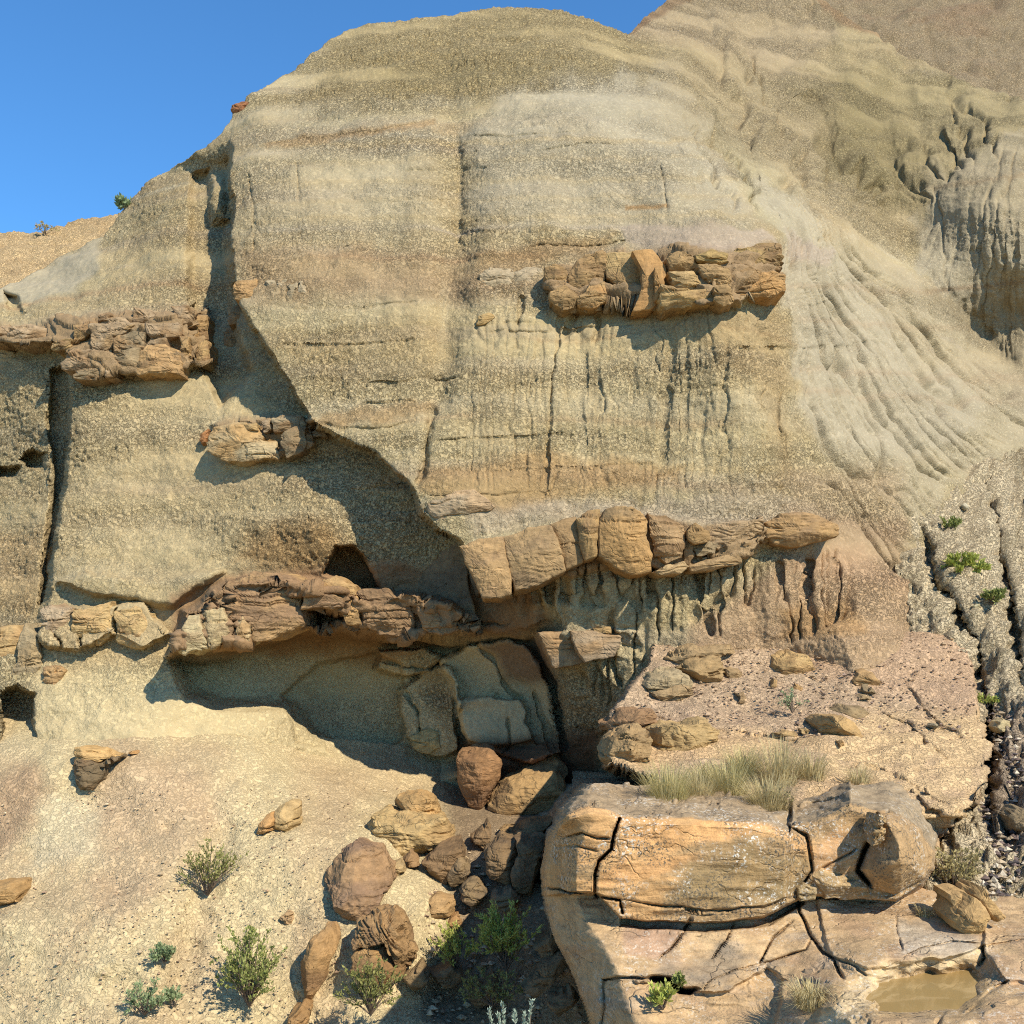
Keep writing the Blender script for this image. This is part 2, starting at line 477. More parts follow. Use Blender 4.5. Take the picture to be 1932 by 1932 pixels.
left_ctrl = [(250,1000,15.7),(100,1000,15.9),(400,1000,15.5),(250,800,16.2),(400,800,16.0),(130,800,16.3),(250,620,16.8),(400,620,16.9),(140,620,17),(400,400,18.3),(300,450,18.2),(300,340,20.2),(420,260,20.5),(230,420,20),(180,500,18.6),(600,900,15.35),(600,1000,15.0),(720,1000,15.1),(800,1000,15.15),(500,700,16.3),(250,1150,15.2),(400,1150,15.1),(600,1100,15.2),(800,1100,15.3),(950,1150,15),
 (250,1300,14.7),(400,1300,15.0),(600,1300,15.9),(800,1300,16.0),(1000,1300,15.6),(1100,1330,14.9),(100,1300,14.8),(250,1400,14.3),(500,1400,14.9),(620,1420,15.6),(700,1420,15.9),(900,1420,15.8),(1000,1430,15.8),(1130,1450,15.6),(300,1550,14.4),(700,1560,16.6),(900,1500,16.4),(1000,1560,16.6),(300,1640,14.4),(1000,1640,16),
 (0,1000,16.4),(0,800,16.9),(0,640,17.4),(0,570,18.6),(100,500,19.6),(-300,640,18.2),(-300,1000,17),(-300,1400,15),(0,1400,14.5),(0,1280,14.9),(-300,1640,14.2),
 (1100,1120,14.0),(1200,1120,13.95),(1400,1100,13.95),(1200,1200,13.85),(1350,1180,13.8),(1080,1200,14.1),(1180,1290,14.0),(1600,1120,13.9),(1700,1200,13.4),(1600,1200,13.5),(1780,1300,12.7),(1500,1300,13.8),(1500,1640,13.6),(1900,1300,15),(1900,1640,14),(2300,1300,16),
 (1600,900,15.5),(1200,900,15.2),(1000,800,15.6),(1000,500,17.5),(1400,500,17.5),(1700,700,20),(800,200,20.5),(1200,100,23),(600,400,18)]
Dm = TPS(main_ctrl).grid(S.px, S.py, -540, 2500, -80, 1660)
Dl = TPS(left_ctrl).grid(S.px, S.py, -540, 2500, -80, 1660)
Mpoly = [(442,-100),(442,215),(436,260),(430,330),(440,440),(437,530),(452,575),(486,625),(528,700),(566,765),(596,808),(640,826),(700,850),(748,890),(782,925),(792,962),(826,1000),(862,1018),(884,1060),(906,1122),(962,1112),(1040,1078),(1090,1052),(1130,1040),(1220,1074),(1300,1078),(1400,1052),(1440,1030),(1500,1040),(1560,1020),(1600,1012),(1660,1040),(1720,1080),(1800,1200),(1900,1600),(2600,1700),(2600,-200)]
M = S.mask(Mpoly, 4, 0.9)
low = sstep(235, 420, S.py)                       # the step dies out towards the dome
blend = sstep(232, 330, S.py)
Dside = Dm + np.maximum(Dl - Dm, 0.02) * blend
# above the top of the step both surfaces meet
upper = sstep(330, 225, S.py)
Dside = np.where(S.py < 330, Dside * (1 - upper) + (Dm * 0.35 + Dl * 0.65) * upper, Dside)
soft = S.mask(Mpoly, 60, 0.3)
Mm = M * (1 - upper) + soft * upper
S.D = Dm * Mm + Dside * (1 - Mm)
D0 = S.D.copy()
# groove between the left buttresses
g = S.mask([(-600,640),(100,650),(132,700),(128,800),(120,900),(104,1010),(84,1140),(70,1180),(-600,1180)], 4, 0.5)
S.D += g * 0.55
g = S.mask([(96,700),(132,690),(130,800),(122,900),(104,1020),(86,1140),(76,1140),(90,1000),(100,880),(92,790)], 6, 0.6)
S.D += g * 0.35
# recess with the tall shadow left of the main face
S.D += 0.45 * S.mask([(362,330),(392,322),(400,420),(428,420),(440,600),(470,700),(420,760),(385,700),(362,600),(358,470)], 10, 0.7)
S.D -= 0.25 * S.mask([(396,330),(425,330),(425,400),(398,405)], 10, 0.5)
# the lip over the cave
S.D -= 0.95 * S.mask([(318,1236),(345,1150),(430,1100),(520,1085),(640,1105),(700,1140),(760,1110),(850,1130),(900,1170),(905,1192),(830,1212),(720,1202),(640,1186),(540,1190),(450,1226)], 7, 0.8)
S.D -= 0.30 * S.mask([(70,1200),(90,1150),(270,1140),(320,1200),(270,1222),(210,1200),(140,1230),(80,1215)], 5, 0.8)
S.D -= 0.28 * S.mask([(110,1100),(160,1080),(280,1090),(420,1080),(330,1140),(270,1136),(170,1125)], 9, 1.0)
# cave: deep behind the lip, shelves of pale rock inside
S.D += 0.75 * S.mask([(330,1245),(450,1232),(560,1196),(720,1204),(840,1212),(1010,1196),(1050,1260),(1060,1400),(900,1440),(760,1470),(640,1420),(540,1330),(420,1330),(360,1310)], 18, 0.6)
S.D += 0.25 * S.mask([(535,1310),(600,1256),(700,1230),(760,1250),(760,1400),(700,1440),(560,1400)], 5, 0.6)
S.D -= 0.55 * S.mask([(708,1262),(716,1226),(800,1222),(830,1240),(808,1264),(770,1276),(750,1272)], 4, 0.5)
S.D -= 0.35 * S.mask([(752,1300),(800,1262),(850,1262),(870,1330),(860,1420),(820,1432),(786,1410),(768,1390)], 3, 1.4)
S.D -= 0.5 * S.mask([(840,1250),(880,1216),(990,1210),(1040,1300),(1060,1420),(1000,1440),(880,1400),(860,1330)], 3, 1.4)
S.D -= 0.25 * S.mask([(866,1320),(930,1312),(985,1320),(1010,1400),(880,1410)], 4, 0.6)
for a_ in ([(440,1110),(446,1180),(440,1225)], [(520,1090),(528,1150),(520,1195)], [(596,1100),(604,1150),(590,1190)], [(450,1150),(560,1146),(690,1166)], [(360,1160),(372,1232)], [(400,1130),(408,1226)], [(660,1120),(680,1200)], [(720,1130),(740,1205)], [(800,1110),(812,1210)], [(880,1090),(892,1196)], [(470,1180),(580,1172),(700,1190),(820,1180),(960,1170)], [(95,1160),(110,1225)], [(140,1150),(146,1228)], [(215,1150),(212,1200)]):
    S.carve(a_, 2.6, 0.16, 1.6)
lipm = S.mask([(318,1236),(345,1150),(430,1100),(520,1085),(640,1105),(700,1140),(760,1110),(850,1130),(900,1170),(905,1192),(830,1212),(720,1202),(640,1186),(540,1190),(450,1226)], 6, 0.8)
for pl in ([(1030,530),(1060,495),(1110,478),(1200,468),(1300,470),(1470,462),(1478,550),(1400,570),(1260,578),(1190,580),(1080,576),(1045,560)], [(-60,610),(60,604),(140,604),(190,590),(300,590),(386,580),(390,680),(330,706),(260,706),(160,708),(118,690),(110,660),(-60,655)],
           [(395,800),(440,786),(520,782),(590,790),(596,850),(520,866),(410,858)], [(1420,1000),(1580,975),(1584,1010),(1460,1028),(1400,1056),(1300,1080),(1290,1010)], [(1110,1190),(1200,1180),(1210,1240),(1060,1260),(1030,1190)]):
    lipm = np.maximum(lipm, S.mask(pl, 6, 1.0))
zl = (HY - S.py) / FPX * S.D + 0.06 * fbm(S.px / 60, S.py / 60, oct=3, seed=83)
blk = np.floor(3.0 * fbm(S.px / 64, S.py / 26, oct=2, seed=84)) * 0.06
S.extra += lipm * (0.035 * vnoise(S.px / 90, zl * 13, None, 81) + 0.012 * vnoise(S.px / 40, zl * 31, None, 82) + blk)
for a_ in ([(845,1250),(858,1330),(866,1420)], [(880,1325),(940,1310),(985,1322)], [(905,1215),(960,1290),(1010,1380)], [(1000,1300),(1030,1370),(1050,1440)], [(760,1300),(790,1340),(800,1400)], [(720,1240),(800,1262),(826,1250)], [(940,1440),(960,1400),(955,1350)]):
    S.carve(a_, 2.6, 0.14, 1.2)
# dark pockets
for pts, dd in (([(40,868),(60,850),(82,856),(82,884),(56,880)], 0.5), ([(0,880),(40,884),(30,900),(0,898)], 0.4), ([(610,1080),(636,1036),(668,1030),(690,1060),(716,1110),(690,1120),(640,1090)], 0.85),
                ([(560,1146),(640,1150),(646,1180),(572,1178)], 0.7), ([(0,1310),(30,1296),(62,1310),(64,1400),(24,1460),(0,1420)], 0.7), ([(10,556),(28,560),(40,590),(20,588)], 0.4)):
    S.D += dd * S.mask(pts, 5, 0.8)
S.D -= 0.34 * S.mask([(1030,530),(1060,495),(1110,478),(1200,468),(1300,470),(1470,462),(1478,550),(1400,570),(1260,578),(1190,580),(1080,576),(1045,560)], 6, 1.0)
S.D -= 0.34 * S.mask([(-60,610),(60,604),(140,604),(190,590),(300,590),(386,580),(390,680),(330,706),(260,706),(160,708),(118,690),(110,660),(-60,655)], 6, 1.0)
S.D -= 0.3 * S.mask([(395,800),(440,786),(520,782),(590,790),(596,850),(520,866),(410,858)], 6, 1.0)
S.D -= 0.2 * S.mask([(870,1030),(1000,990),(1130,960),(1220,960),(1320,985),(1440,990),(1580,970),(1584,1010),(1460,1028),(1400,1056),(1300,1080),(1150,1070),(960,1112),(905,1120)], 6, 0.8)
# broad chute down the middle of the face, cracks and runnels
S.carve([(830,60),(845,160),(862,300),(864,420),(852,560),(836,680),(818,790)], 34, 0.30, 0.6)
S.carve([(862,250),(870,360),(862,470)], 7, 0.10)
S.carve([(818,760),(805,840),(790,920)], 8, 0.16, 0.8)
S.carve([(1062,580),(1044,700),(1036,800),(1028,930)], 3.2, 0.09, 0.8)
S.carve([(1270,600),(1260,720),(1248,880)], 8, 0.07)
S.carve([(1130,590),(1122,650)], 5, 0.12); S.carve([(1090,585),(1060,640)], 5, 0.12)
S.carve([(985,560),(975,620)], 4, 0.12)
S.carve([(1440,600),(1460,700),(1470,860)], 12, 0.12)
rr = np.random.default_rng(5)
for i in range(26):
    x = rr.uniform(900, 1480); y = rr.uniform(590, 760)
    S.carve([(x, y), (x + rr.uniform(-14, 10), y + rr.uniform(60, 180))], rr.uniform(3, 7), rr.uniform(0.01, 0.028))
S.carve([(500,272),(600,262),(700,250),(820,226)], 3.5, 0.08, 0.4)
S.carve([(1000,290),(1100,272),(1180,276)], 3, 0.05, 0.4)
S.carve([(600,800),(680,812),(780,798)], 3, 0.05, 0.8)
for a in ([(1225,150),(1262,240),(1290,300)], [(1420,240),(1432,330),(1440,400)], [(1246,310),(1258,400)], [(470,330),(480,420),(478,480)], [(560,300),(566,380)]):
    S.carve(a, 2.5, 0.06, 0.5)
# right flank: edge of the face, rills fanning down
rills = [[(1492,560),(1506,700),(1512,790)], [(1515,600),(1545,720),(1580,800),(1610,850),(1650,930)], [(1540,560),(1590,720),(1640,860),(1712,1000)], [(1560,560),(1610,680),(1640,760),(1680,840),(1712,900)],
         [(1590,560),(1660,690),(1690,780),(1712,860),(1720,940)], [(1630,560),(1690,620),(1740,700),(1770,770),(1790,850)], [(1670,560),(1740,650),(1810,730),(1850,790)], [(1700,580),(1770,680),(1840,760),(1860,810)],
         [(1420,300),(1450,370),(1480,440)], [(1480,340),(1560,440),(1610,520)], [(1520,440),(1580,560),(1650,680)], [(1570,440),(1650,560),(1730,640)], [(1600,900),(1640,960),(1680,1010),(1716,1040)], [(1560,870),(1620,980),(1680,1060),(1716,1090)],
         [(1500,480),(1530,560),(1570,640)], [(1790,700),(1850,780),(1880,800)], [(1740,560),(1830,640),(1920,740)], [(1716,880),(1724,960),(1740,1000)]]
for r_ in rills[8:10]: S.carve(r_, rr.uniform(2.0, 3.0), rr.uniform(0.05, 0.09), 0.7, True, 4.5)
RA = np.array([(1486,430),(1494,560),(1512,700),(1550,830),(1620,950),(1725,1100)], float); RB = np.array([(1480,300),(1590,430),(1700,550),(1800,660),(1880,730),(1990,800)], float)
tc = [(RA[j][0] * (1 - u) + RB[j][0] * u, RA[j][1] * (1 - u) + RB[j][1] * u, u) for j in range(6) for u in (-.15, 0, .25, .5, .75, 1, 1.2)]
fanm = S.mask([(1484,470),(1500,360),(1570,400),(1700,530),(1900,720),(1950,790),(1860,860),(1790,900),(1730,1000),(1722,1090),(1660,1050),(1580,930),(1520,810),(1492,640)], 16, 1.0)
sf = S.bbox([(1440,280),(1990,1120)], 5)
tt_ = np.zeros(S.px.shape)
tt_[sf] = TPS(tc).grid(S.px[sf], S.py[sf], 1420, 2010, 260, 1140, 10)
sdn = (S.px - 1480) * .55 + (S.py - 400) * .8
rl1 = np.abs(vnoise(tt_ * 17 + .25 * S.wx / 8, sdn / 190, None, 101)); rl2 = np.abs(vnoise(tt_ * 36 + .3 * S.wy / 8, sdn / 120, None, 102))
rdep = 1.5 * fanm * (0.11 * np.exp(-(rl1 / .10) ** 2) + 0.05 * np.exp(-(rl1 / .35) ** 2) + 0.045 * np.exp(-(rl2 / .14) ** 2))
md = S.mask([(1735,470),(1760,350),(1830,290),(2100,280),(2100,760),(1960,720),(1860,640),(1770,540)], 14, 1.0)
ml1 = np.abs(vnoise((S.px + .12 * (S.py - 400) * np.sign(S.px - 1830)) / 22 + S.wx / 20, S.py / 240, None, 103)); ml2 = np.abs(vnoise(S.px / 10 + S.wx / 12, S.py / 120, None, 104))
rdep += .28 * md * (0.16 * np.exp(-(ml1 / .12) ** 2) + 0.10 * np.exp(-(ml1 / .4) ** 2) + 0.05 * np.exp(-(ml2 / .15) ** 2))
hm = sstep(1260, 1400, S.px) * sstep(420, 330, S.py) * (1 - md)
hl = np.abs(vnoise((S.px - .55 * S.py) / 46 + S.wx / 10, (S.py + .3 * S.px) / 300, None, 105))
rdep += .7 * hm * (0.22 * np.exp(-(hl / .35) ** 2) + 0.10 * np.exp(-(hl / .1) ** 2))
# faint wash runnels on the steep face
fm = S.mask([(880,590),(1480,580),(1490,930),(1000,960),(840,880)], 25, 1.0)
fl = np.abs(vnoise(S.px / 13 + S.wx / 14, S.py / 170, None, 106)); fl2 = np.abs(vnoise(S.px / 34 + S.wx / 14, S.py / 260, None, 107))
rdep += fm * (0.022 * np.exp(-(fl / .16) ** 2) + 0.035 * np.exp(-(fl2 / .12) ** 2))
lowm = S.mask([(960,1120),(1130,1060),(1400,1070),(1600,1030),(1640,1140),(1480,1220),(1250,1180),(1150,1340),(1060,1260)], 10, 1.0)
ll = np.abs(vnoise(S.px / 15 + S.wx / 12, S.py / 150, None, 108))
rdep += lowm * (0.11 * np.exp(-(ll / .15) ** 2) + 0.06 * np.exp(-(ll / .4) ** 2))
S.extra -= rdep
# thin hard beds standing out as little steps
for i in range(34):
    y_ = rr.uniform(170, 980); x_ = rr.uniform(440, 1400); w_ = rr.uniform(60, 330)
    S.carve([(x_, y_), (x_ + w_ * .5, y_ - w_ * .02 + rr.normal(0, 3)), (x_ + w_, y_ - w_ * .05)], rr.uniform(1.4, 2.4), rr.uniform(.015, .045), 0.7)
for a_ in ([(1480,-20),(1500,100),(1540,200),(1600,330)], [(1610,50),(1620,140),(1660,240),(1690,330)], [(1690,100),(1710,180),(1760,250),(1790,290)], [(1330,0),(1400,110),(1480,200),(1570,280)], [(1810,150),(1830,220),(1860,260)], [(1560,20),(1570,110),(1600,200)], [(1300,110),(1380,200),(1450,290),(1540,360)], [(1250,60),(1330,150),(1400,250)], [(1880,180),(1900,230),(1940,262)]):
    S.carve(a_, rr.uniform(9, 16), rr.uniform(.08, .15), 1.4, True, 2.2)
# cracked mound at right
for a in ([(1790,400),(1770,440),(1746,500)], [(1815,410),(1806,470),(1780,520)], [(1850,380),(1848,470),(1860,540),(1850,690)], [(1880,400),(1890,480),(1900,560),(1905,680)], [(1820,560),(1808,640)], [(1880,560),(1868,640)], [(1925,400),(1915,520),(1930,640)], [(1768,330),(1760,420),(1740,470)], [(1835,330),(1830,420),(1835,520)], [(1865,350),(1870,440),(1878,540)], [(1905,330),(1908,430),(1915,500)], [(1800,480),(1780,560),(1790,600)], [(1840,540),(1830,620),(1840,680)], [(1895,600),(1885,690)]):
    S.carve(a, 2.2, 0.03, 1.0, True, 4.0)
S.carve([(1690,440),(1730,500),(1790,560),(1860,640),(1940,720)], 18, 0.22, 0.8)
S.carve([(1500,180),(1560,260),(1600,330),(1690,440)], 50, 0.9, 0.8)
S.carve([(1395,60),(1450,160),(1520,240)], 26, 0.4)
S.extra += 0.35 * sstep(1200, 1500, S.px) * sstep(420, 250, S.py) * fbm(S.px / 120, S.py / 90, oct=3, seed=8)
# short columns and pockets below the middle ledge
for i in range(20):
    x = rr.uniform(1000, 1600); y0 = 1080 if x < 1420 else 1050
    S.carve([(x, y0), (x + rr.uniform(-6, 6), y0 + rr.uniform(50, 130))], rr.uniform(3, 5), rr.uniform(0.02, 0.05), 1.2, True, 3.0)
# ----- colour
big = fbm(S.px / 160, S.py / 60, oct=4, seed=21)
S.col[:] = OLIVE
S.paint(sstep(-0.4, 0.5, big), TAN, 0.45)
P_ = S.paint; K = S.mask
Zw = (HY - S.py) / FPX * S.D; Xw = (S.px - CX) / FPX * S.D
zb = Zw + 0.18 * fbm(Xw / 3.0, Zw / 2.0, oct=3, seed=33) + 0.015 * Xw
for f_, sd_, cc_, aa_ in ((2.2, 51, srgb(206,190,156), .5), (1.3, 52, srgb(184,148,104), .45), (3.6, 53, srgb(186,166,142), .4), (6.0, 54, srgb(172,150,104), .35), (9.0, 56, srgb(208,190,148), .35)):
    P_(sstep(.15, .6, vnoise(Xw * .06, zb * f_, None, sd_)) * (0.55 + 0.45 * fbm(Xw / 1.5, zb / .5, oct=3, seed=sd_)), cc_, aa_)
for zc, wd, cc_, aa_ in ((5.75, .06, srgb(176,134,92), .5), (6.3, .05, srgb(186,168,150), .5), (4.3, .04, srgb(178,142,98), .4), (3.05, .05, srgb(182,146,100), .4), (7.6, .04, srgb(190,160,112), .35), (8.35, .06, srgb(214,200,168), .5), (2.2, .05, srgb(180,150,118), .4), (9.2, .05, srgb(180,150,104), .35), (5.2, .05, srgb(174,140,104), .35)):
    P_(np.exp(-((zb - zc) / wd) ** 2) * sstep(-.35, .25, fbm(Xw / 1.2, zb / .6, oct=3, seed=int(zc * 37))), cc_, aa_)
# rain wash: faint downhill streaks
P_(sstep(.1, .7, fbm(Xw / .35, Zw / 3.5, oct=3, seed=57)), srgb(178,156,114), .35)
P_(sstep(.15, .7, fbm(Xw / .25, Zw / 2.5, oct=3, seed=58)), srgb(210,192,150), .3)
P_(K([(560,200),(640,60),(1000,0),(1180,40),(1290,160),(1180,150),(1000,180),(860,190),(700,200)], 30, 2.0), OLIVE_D, 0.75)
P_(K([(700,110),(1000,110),(1180,140),(900,170),(720,170)], 40, 2.0), srgb(166,146,94), 0.5)
P_(K([(450,230),(520,200),(820,200),(840,420),(700,450),(450,450)], 45, 2.0), PALE, 0.45, 0.7)
P_(K([(960,170),(1080,145),(1270,130),(1320,200),(1420,390),(1440,420),(1200,425),(960,420),(890,400),(880,250)], 34, 3.0), PALE, 0.7, 0.5)
P_(K([(1000,170),(1270,140),(1330,240),(1400,390),(1300,330),(1150,250)], 30, 3.0), srgb(190,179,152), 0.45, 0.3)
for yb, a in ((268, .5), (300, .3), (340, .35), (375, .3), (410, .4)):
    P_(np.exp(-((S.py - yb - 5 * S.wx / 8 + 0.01 * (S.px - 900)) / 5) ** 2) * K([(460,200),(1350,180),(1430,430),(460,430)], 20), TAN, a)
P_(K([(500,268),(640,250),(820,224),(824,234),(640,264),(505,282)], 4, 0.5), RUST, 0.45)
P_(K([(1180,386),(1260,386),(1262,393),(1180,394)], 3, 0.3), RUST, 0.8)
P_(K([(450,480),(700,470),(860,500),(1000,470),(1020,500),(900,560),(640,560),(460,560)], 26, 2.5), srgb(176,142,100), 0.55)
P_(K([(900,480),(1000,460),(1160,440),(1140,470),(1030,490),(900,500)], 12, 1.0), RUST, 0.45)
P_(K([(1170,425),(1300,420),(1440,432),(1470,462),(1300,470),(1180,462)], 6, 1.0), LILAC, 0.75, 0.2)
P_(K([(500,640),(840,590),(850,700),(600,720)], 40, 3.0), srgb(180,150,100), 0.4)
P_(K([(600,780),(820,750),(830,770),(700,800),(600,806)], 10, 1.5), RUST, 0.5)
P_(K([(1270,590),(1480,580),(1500,900),(1470,940),(1440,760)], 20, 2.0), srgb(176,146,98), 0.5)
P_(K([(790,880),(1020,850),(1200,870),(1290,880),(1280,905),(1000,960),(880,960),(800,930)], 16, 2.0), RUST, 0.55)
P_(K([(880,960),(1000,950),(1480,930),(1580,960),(1420,1000),(1100,970),(900,1010)], 14, 1.5), LILAC, 0.5, 0.6)
# right flank
P_(K([(1300,150),(1360,250),(1430,400),(1490,470),(1590,500),(1500,330),(1400,200)], 12, 1.5), srgb(186,172,132), 0.8)
P_(K([(1420,330),(1500,360),(1570,440),(1640,560),(1760,680),(1860,770),(1800,840),(1720,860),(1620,850),(1540,800),(1500,700),(1485,480)], 14, 3.5), PALE, 0.75, 0.3)
P_(K([(1500,380),(1600,430),(1720,520),(1960,700),(1960,900),(1800,900),(1730,1000),(1600,880),(1520,800),(1490,600)], 20, 3.5), srgb(184,170,140), 0.6, 0.4)
for yb in (545, 700, 742, 610):
    P_(np.exp(-((S.py - yb - S.wx * .5 - 0.06 * (S.px - 1650)) / 6) ** 2) * K([(1490,480),(1700,480),(1950,720),(1900,820),(1520,820)], 15), srgb(180,144,106), 0.22)
P_(K([(1480,430),(1580,470),(1560,500),(1490,480)], 8, 1.0), LILAC, 0.7)
P_(K([(1490,880),(1700,880),(1720,1040),(1620,1010),(1500,960)], 24, 1.5), srgb(188,160,120), 0.7)
P_(K([(1480,960),(1700,980),(1760,1120),(1600,1100),(1480,1060)], 20, 1.5), srgb(176,142,106), 0.6)
P_(K([(1260,130),(1420,60),(1560,150),(1640,330),(1750,420),(1700,480),(1560,420),(1420,260)], 40, 2.0), srgb(194,172,130), 0.7)
P_(K([(1600,120),(1820,140),(1950,200),(1950,290),(1760,300),(1640,350),(1580,300)], 30, 3.0), srgb(172,156,106), 0.75)
P_(K([(1190,60),(1260,-10),(1500,-60),(1600,60),(1500,120),(1300,80)], 20, 2.0), srgb(196,172,136), 0.8)
P_(K([(1185,66),(1215,34),(1260,0),(1330,-45),(1330,-20),(1270,14),(1225,44)], 5, 0.8), srgb(140,102,72), 0.8)
P_(K([(1540,-20),(1640,50),(1700,90),(1640,66),(1560,20)], 5, 1.0), srgb(170,112,72), 0.6)
P_(K([(1750,300),(1840,268),(1950,262),(1950,700),(1850,640),(1740,520),(1730,420)], 14, 4), srgb(178,166,140), 0.7, 0.45)
for yb in (545, 345):
    P_(np.exp(-((S.py - yb - S.wx * .6 + 0.1 * (S.px - 1800)) / 5) ** 2) * sstep(1730, 1780, S.px), srgb(150,118,84), 0.5)
P_(K([(1740,560),(1950,560),(1950,720),(1860,660)], 20, 1.5), srgb(164,146,110), 0.6)
# left buttress
P_(K([(-300,600),(0,545),(100,495),(196,444),(186,500),(140,560),(60,566),(-300,640)], 8, 1.2), PALE, 0.8, 0.15)
P_(K([(0,700),(420,740),(700,900),(720,1000),(500,1060),(0,1060)], 40, 2.0), BUFF, 0.45)
P_(K([(470,1000),(620,980),(680,1040),(560,1080),(440,1060)], 26, 2.0), RUST, 0.65)
P_(K([(420,1090),(560,1060),(700,1040),(720,1140),(430,1160)], 22, 2.0), RUST, 0.45)
P_(K([(-100,1000),(90,1000),(70,1160),(-100,1160)], 20, 2.0), srgb(190,158,110), 0.6)
P_(K([(70,1140),(330,1130),(340,1230),(70,1300)], 20, 2.0), srgb(208,180,128), 0.7, 0.5)
P_(K([(320,1120),(480,1080),(720,1060),(1000,1100),(1030,1190),(700,1210),(320,1240)], 12, 1.5), srgb(158,120,84), 0.8, 0.4)
P_(K([(330,1240),(540,1190),(700,1200),(840,1212),(700,1260),(560,1240)], 10, 1.0), srgb(170,126,72), 0.8, 0.4)
P_(K([(60,1260),(540,1250),(760,1250),(860,1400),(900,1560),(60,1600)], 30, 2.0), srgb(222,200,148), 0.8, 0.45)
P_(K([(820,1220),(1000,1200),(1060,1420),(880,1420)], 12, 1.0), srgb(214,194,148), 0.85, 0.2)
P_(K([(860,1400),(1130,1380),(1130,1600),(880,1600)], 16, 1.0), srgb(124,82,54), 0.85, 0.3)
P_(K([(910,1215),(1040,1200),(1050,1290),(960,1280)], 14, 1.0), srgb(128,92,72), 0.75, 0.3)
for pl in ([(1030,530),(1060,495),(1110,478),(1200,468),(1300,470),(1470,462),(1478,550),(1400,570),(1260,578),(1190,580),(1080,576),(1045,560)], [(-60,610),(60,604),(140,604),(190,590),(300,590),(386,580),(390,680),(330,706),(260,706),(160,708),(118,690),(110,660),(-60,655)],
           [(395,800),(440,786),(520,782),(590,790),(596,850),(520,866),(410,858)], [(870,1040),(1000,1000),(1130,970),(1220,970),(1320,990),(1440,995),(1580,975),(1584,1010),(1460,1028),(1400,1056),(1300,1080),(1150,1070),(960,1112),(905,1120)]):
    P_(K(pl, 5, 1.0), srgb(166,134,94), 0.85, 0.45)
# lower right of the butte
P_(K([(1480,1040),(1600,1020),(1760,1100),(1830,1280),(1850,1400),(1250,1400),(1300,1180)], 26, 2.0), srgb(194,156,116), 0.75)
P_(K([(1470,1150),(1600,1130),(1640,1200),(1480,1210)], 12, 2.0), RUST, 0.6)
S.pop *= np.clip(0.75 + 0.75 * fbm(Xw / 2.5, zb * 1.6, oct=3, seed=88), .25, 1.4)
S.pop *= 1 + .45 * K([(540,200),(640,60),(1000,0),(1180,40),(1290,160),(1000,180),(860,190),(700,200)], 40, 3.0)
S.paint(sstep(1150, 1300, S.px) * sstep(330, 200, S.py - .25 * (S.px - 1300)), srgb(168, 148, 108), .45)
S.paint(K([(1500,150),(1640,130),(1780,300),(1700,440),(1600,380)], 40, 5), srgb(140, 124, 80), .5)
S.col *= np.array([.67, .66, .62])
cliff = S.build('cliff', MUD, amp=0.036, scale=0.06, mid=0.08, back=[(0.6, -0.02), (2.5, -0.5), (6, -3), (9, -12)])

# ================================================================== OTHER GROUND
# far slopes
F1 = Sheet(np.arange(1400, 2620, 5.0), [(1400, 420), (2600, 560)], [(1400, -420), (1700, -300), (2000, -220), (2600, -120)], 150)
F1.D = TPS([(1400,-420,58),(2000,-220,58),(2600,-120,56),(1400,420,36),(2000,420,34),(2600,560,32),(1900,100,44),(1600,0,46),(2300,150,44)]).at(F1.px, F1.py)
F1.extra = 0.8 * fbm(F1.px / 150, F1.py / 100, oct=4, seed=31)
F1.col[:] = srgb(150, 130, 96)
F1.paint(sstep(0.0, 0.5, fbm(F1.px / 200, F1.py / 22, oct=3, seed=41)), srgb(146, 114, 82), 0.5)
F1.build('far_slope', MUD, amp=0.13, scale=0.2, mid=0.25, back=[(4, -1), (30, -40)])
F2 = Sheet(np.arange(-700, 420, 4.0), [(-700, 720), (420, 640)], [(-700, 520), (-300, 480), (0, 440), (60, 437), (95, 430), (130, 416), (180, 406), (225, 402), (300, 395), (420, 380)], 90)
F2.D = TPS([(-700,520,36),(0,440,35),(420,380,35),(-700,720,24),(0,600,24),(420,640,24),(0,500,30)]).at(F2.px, F2.py)
F2.col[:] = srgb(198, 166, 112)
F2.paint(sstep(0.0, 0.6, fbm(F2.px / 90, F2.py / 16, oct=3, seed=43)), srgb(180, 148, 98), 0.6)
F2.build('far_hill', MUD, amp=0.09, scale=0.15, mid=0.2, back=[(3, -0.5), (20, -20)])

# talus apron below the cave
T = Sheet(cols_axis(-520, 1330, -20, 1160, 2.6, 20), [(-520, 2420), (1330, 2420)], [(-520, 1330), (60, 1350), (500, 1380), (700, 1400), (1000, 1420), (1330, 1430)], 330, power=0.9)
tal = []
for y, d in ((1340, 15.6), (1400, 14.5), (1450, 13.85), (1500, 13.35), (1600, 12.6), (1700, 11.95), (1800, 11.4), (1932, 10.8), (2100, 10.2), (2420, 9.4)):
    for x, o in ((-520, 0.3), (-200, 0.2), (60, 0.0), (250, -0.15), (450, 0.0), (620, 0.05), (760, -0.05), (900, 0.25), (1000, 0.3), (1130, 0.0), (1330, -0.6)):
        o2 = o + (0.5 if (x >= 900 and y < 1600) else 0)
        if 550 <= x <= 1200 and y < 1600: o2 += {1340: 1.2, 1400: 1.5, 1450: 1.25, 1500: .7}.get(y, 0)
        if 740 <= x <= 1200 and y < 1700: o2 += {1340: .6, 1400: .8, 1450: 1.0, 1500: 1.1, 1600: .55}.get(y, 0) - (0.35 * max(0, (y - 1700) / 400.0) if x > 850 else 0)
        tal.append((x, y, d + o2))
T.D = TPS(tal).grid(T.px, T.py, -540, 1350, 1320, 2440)
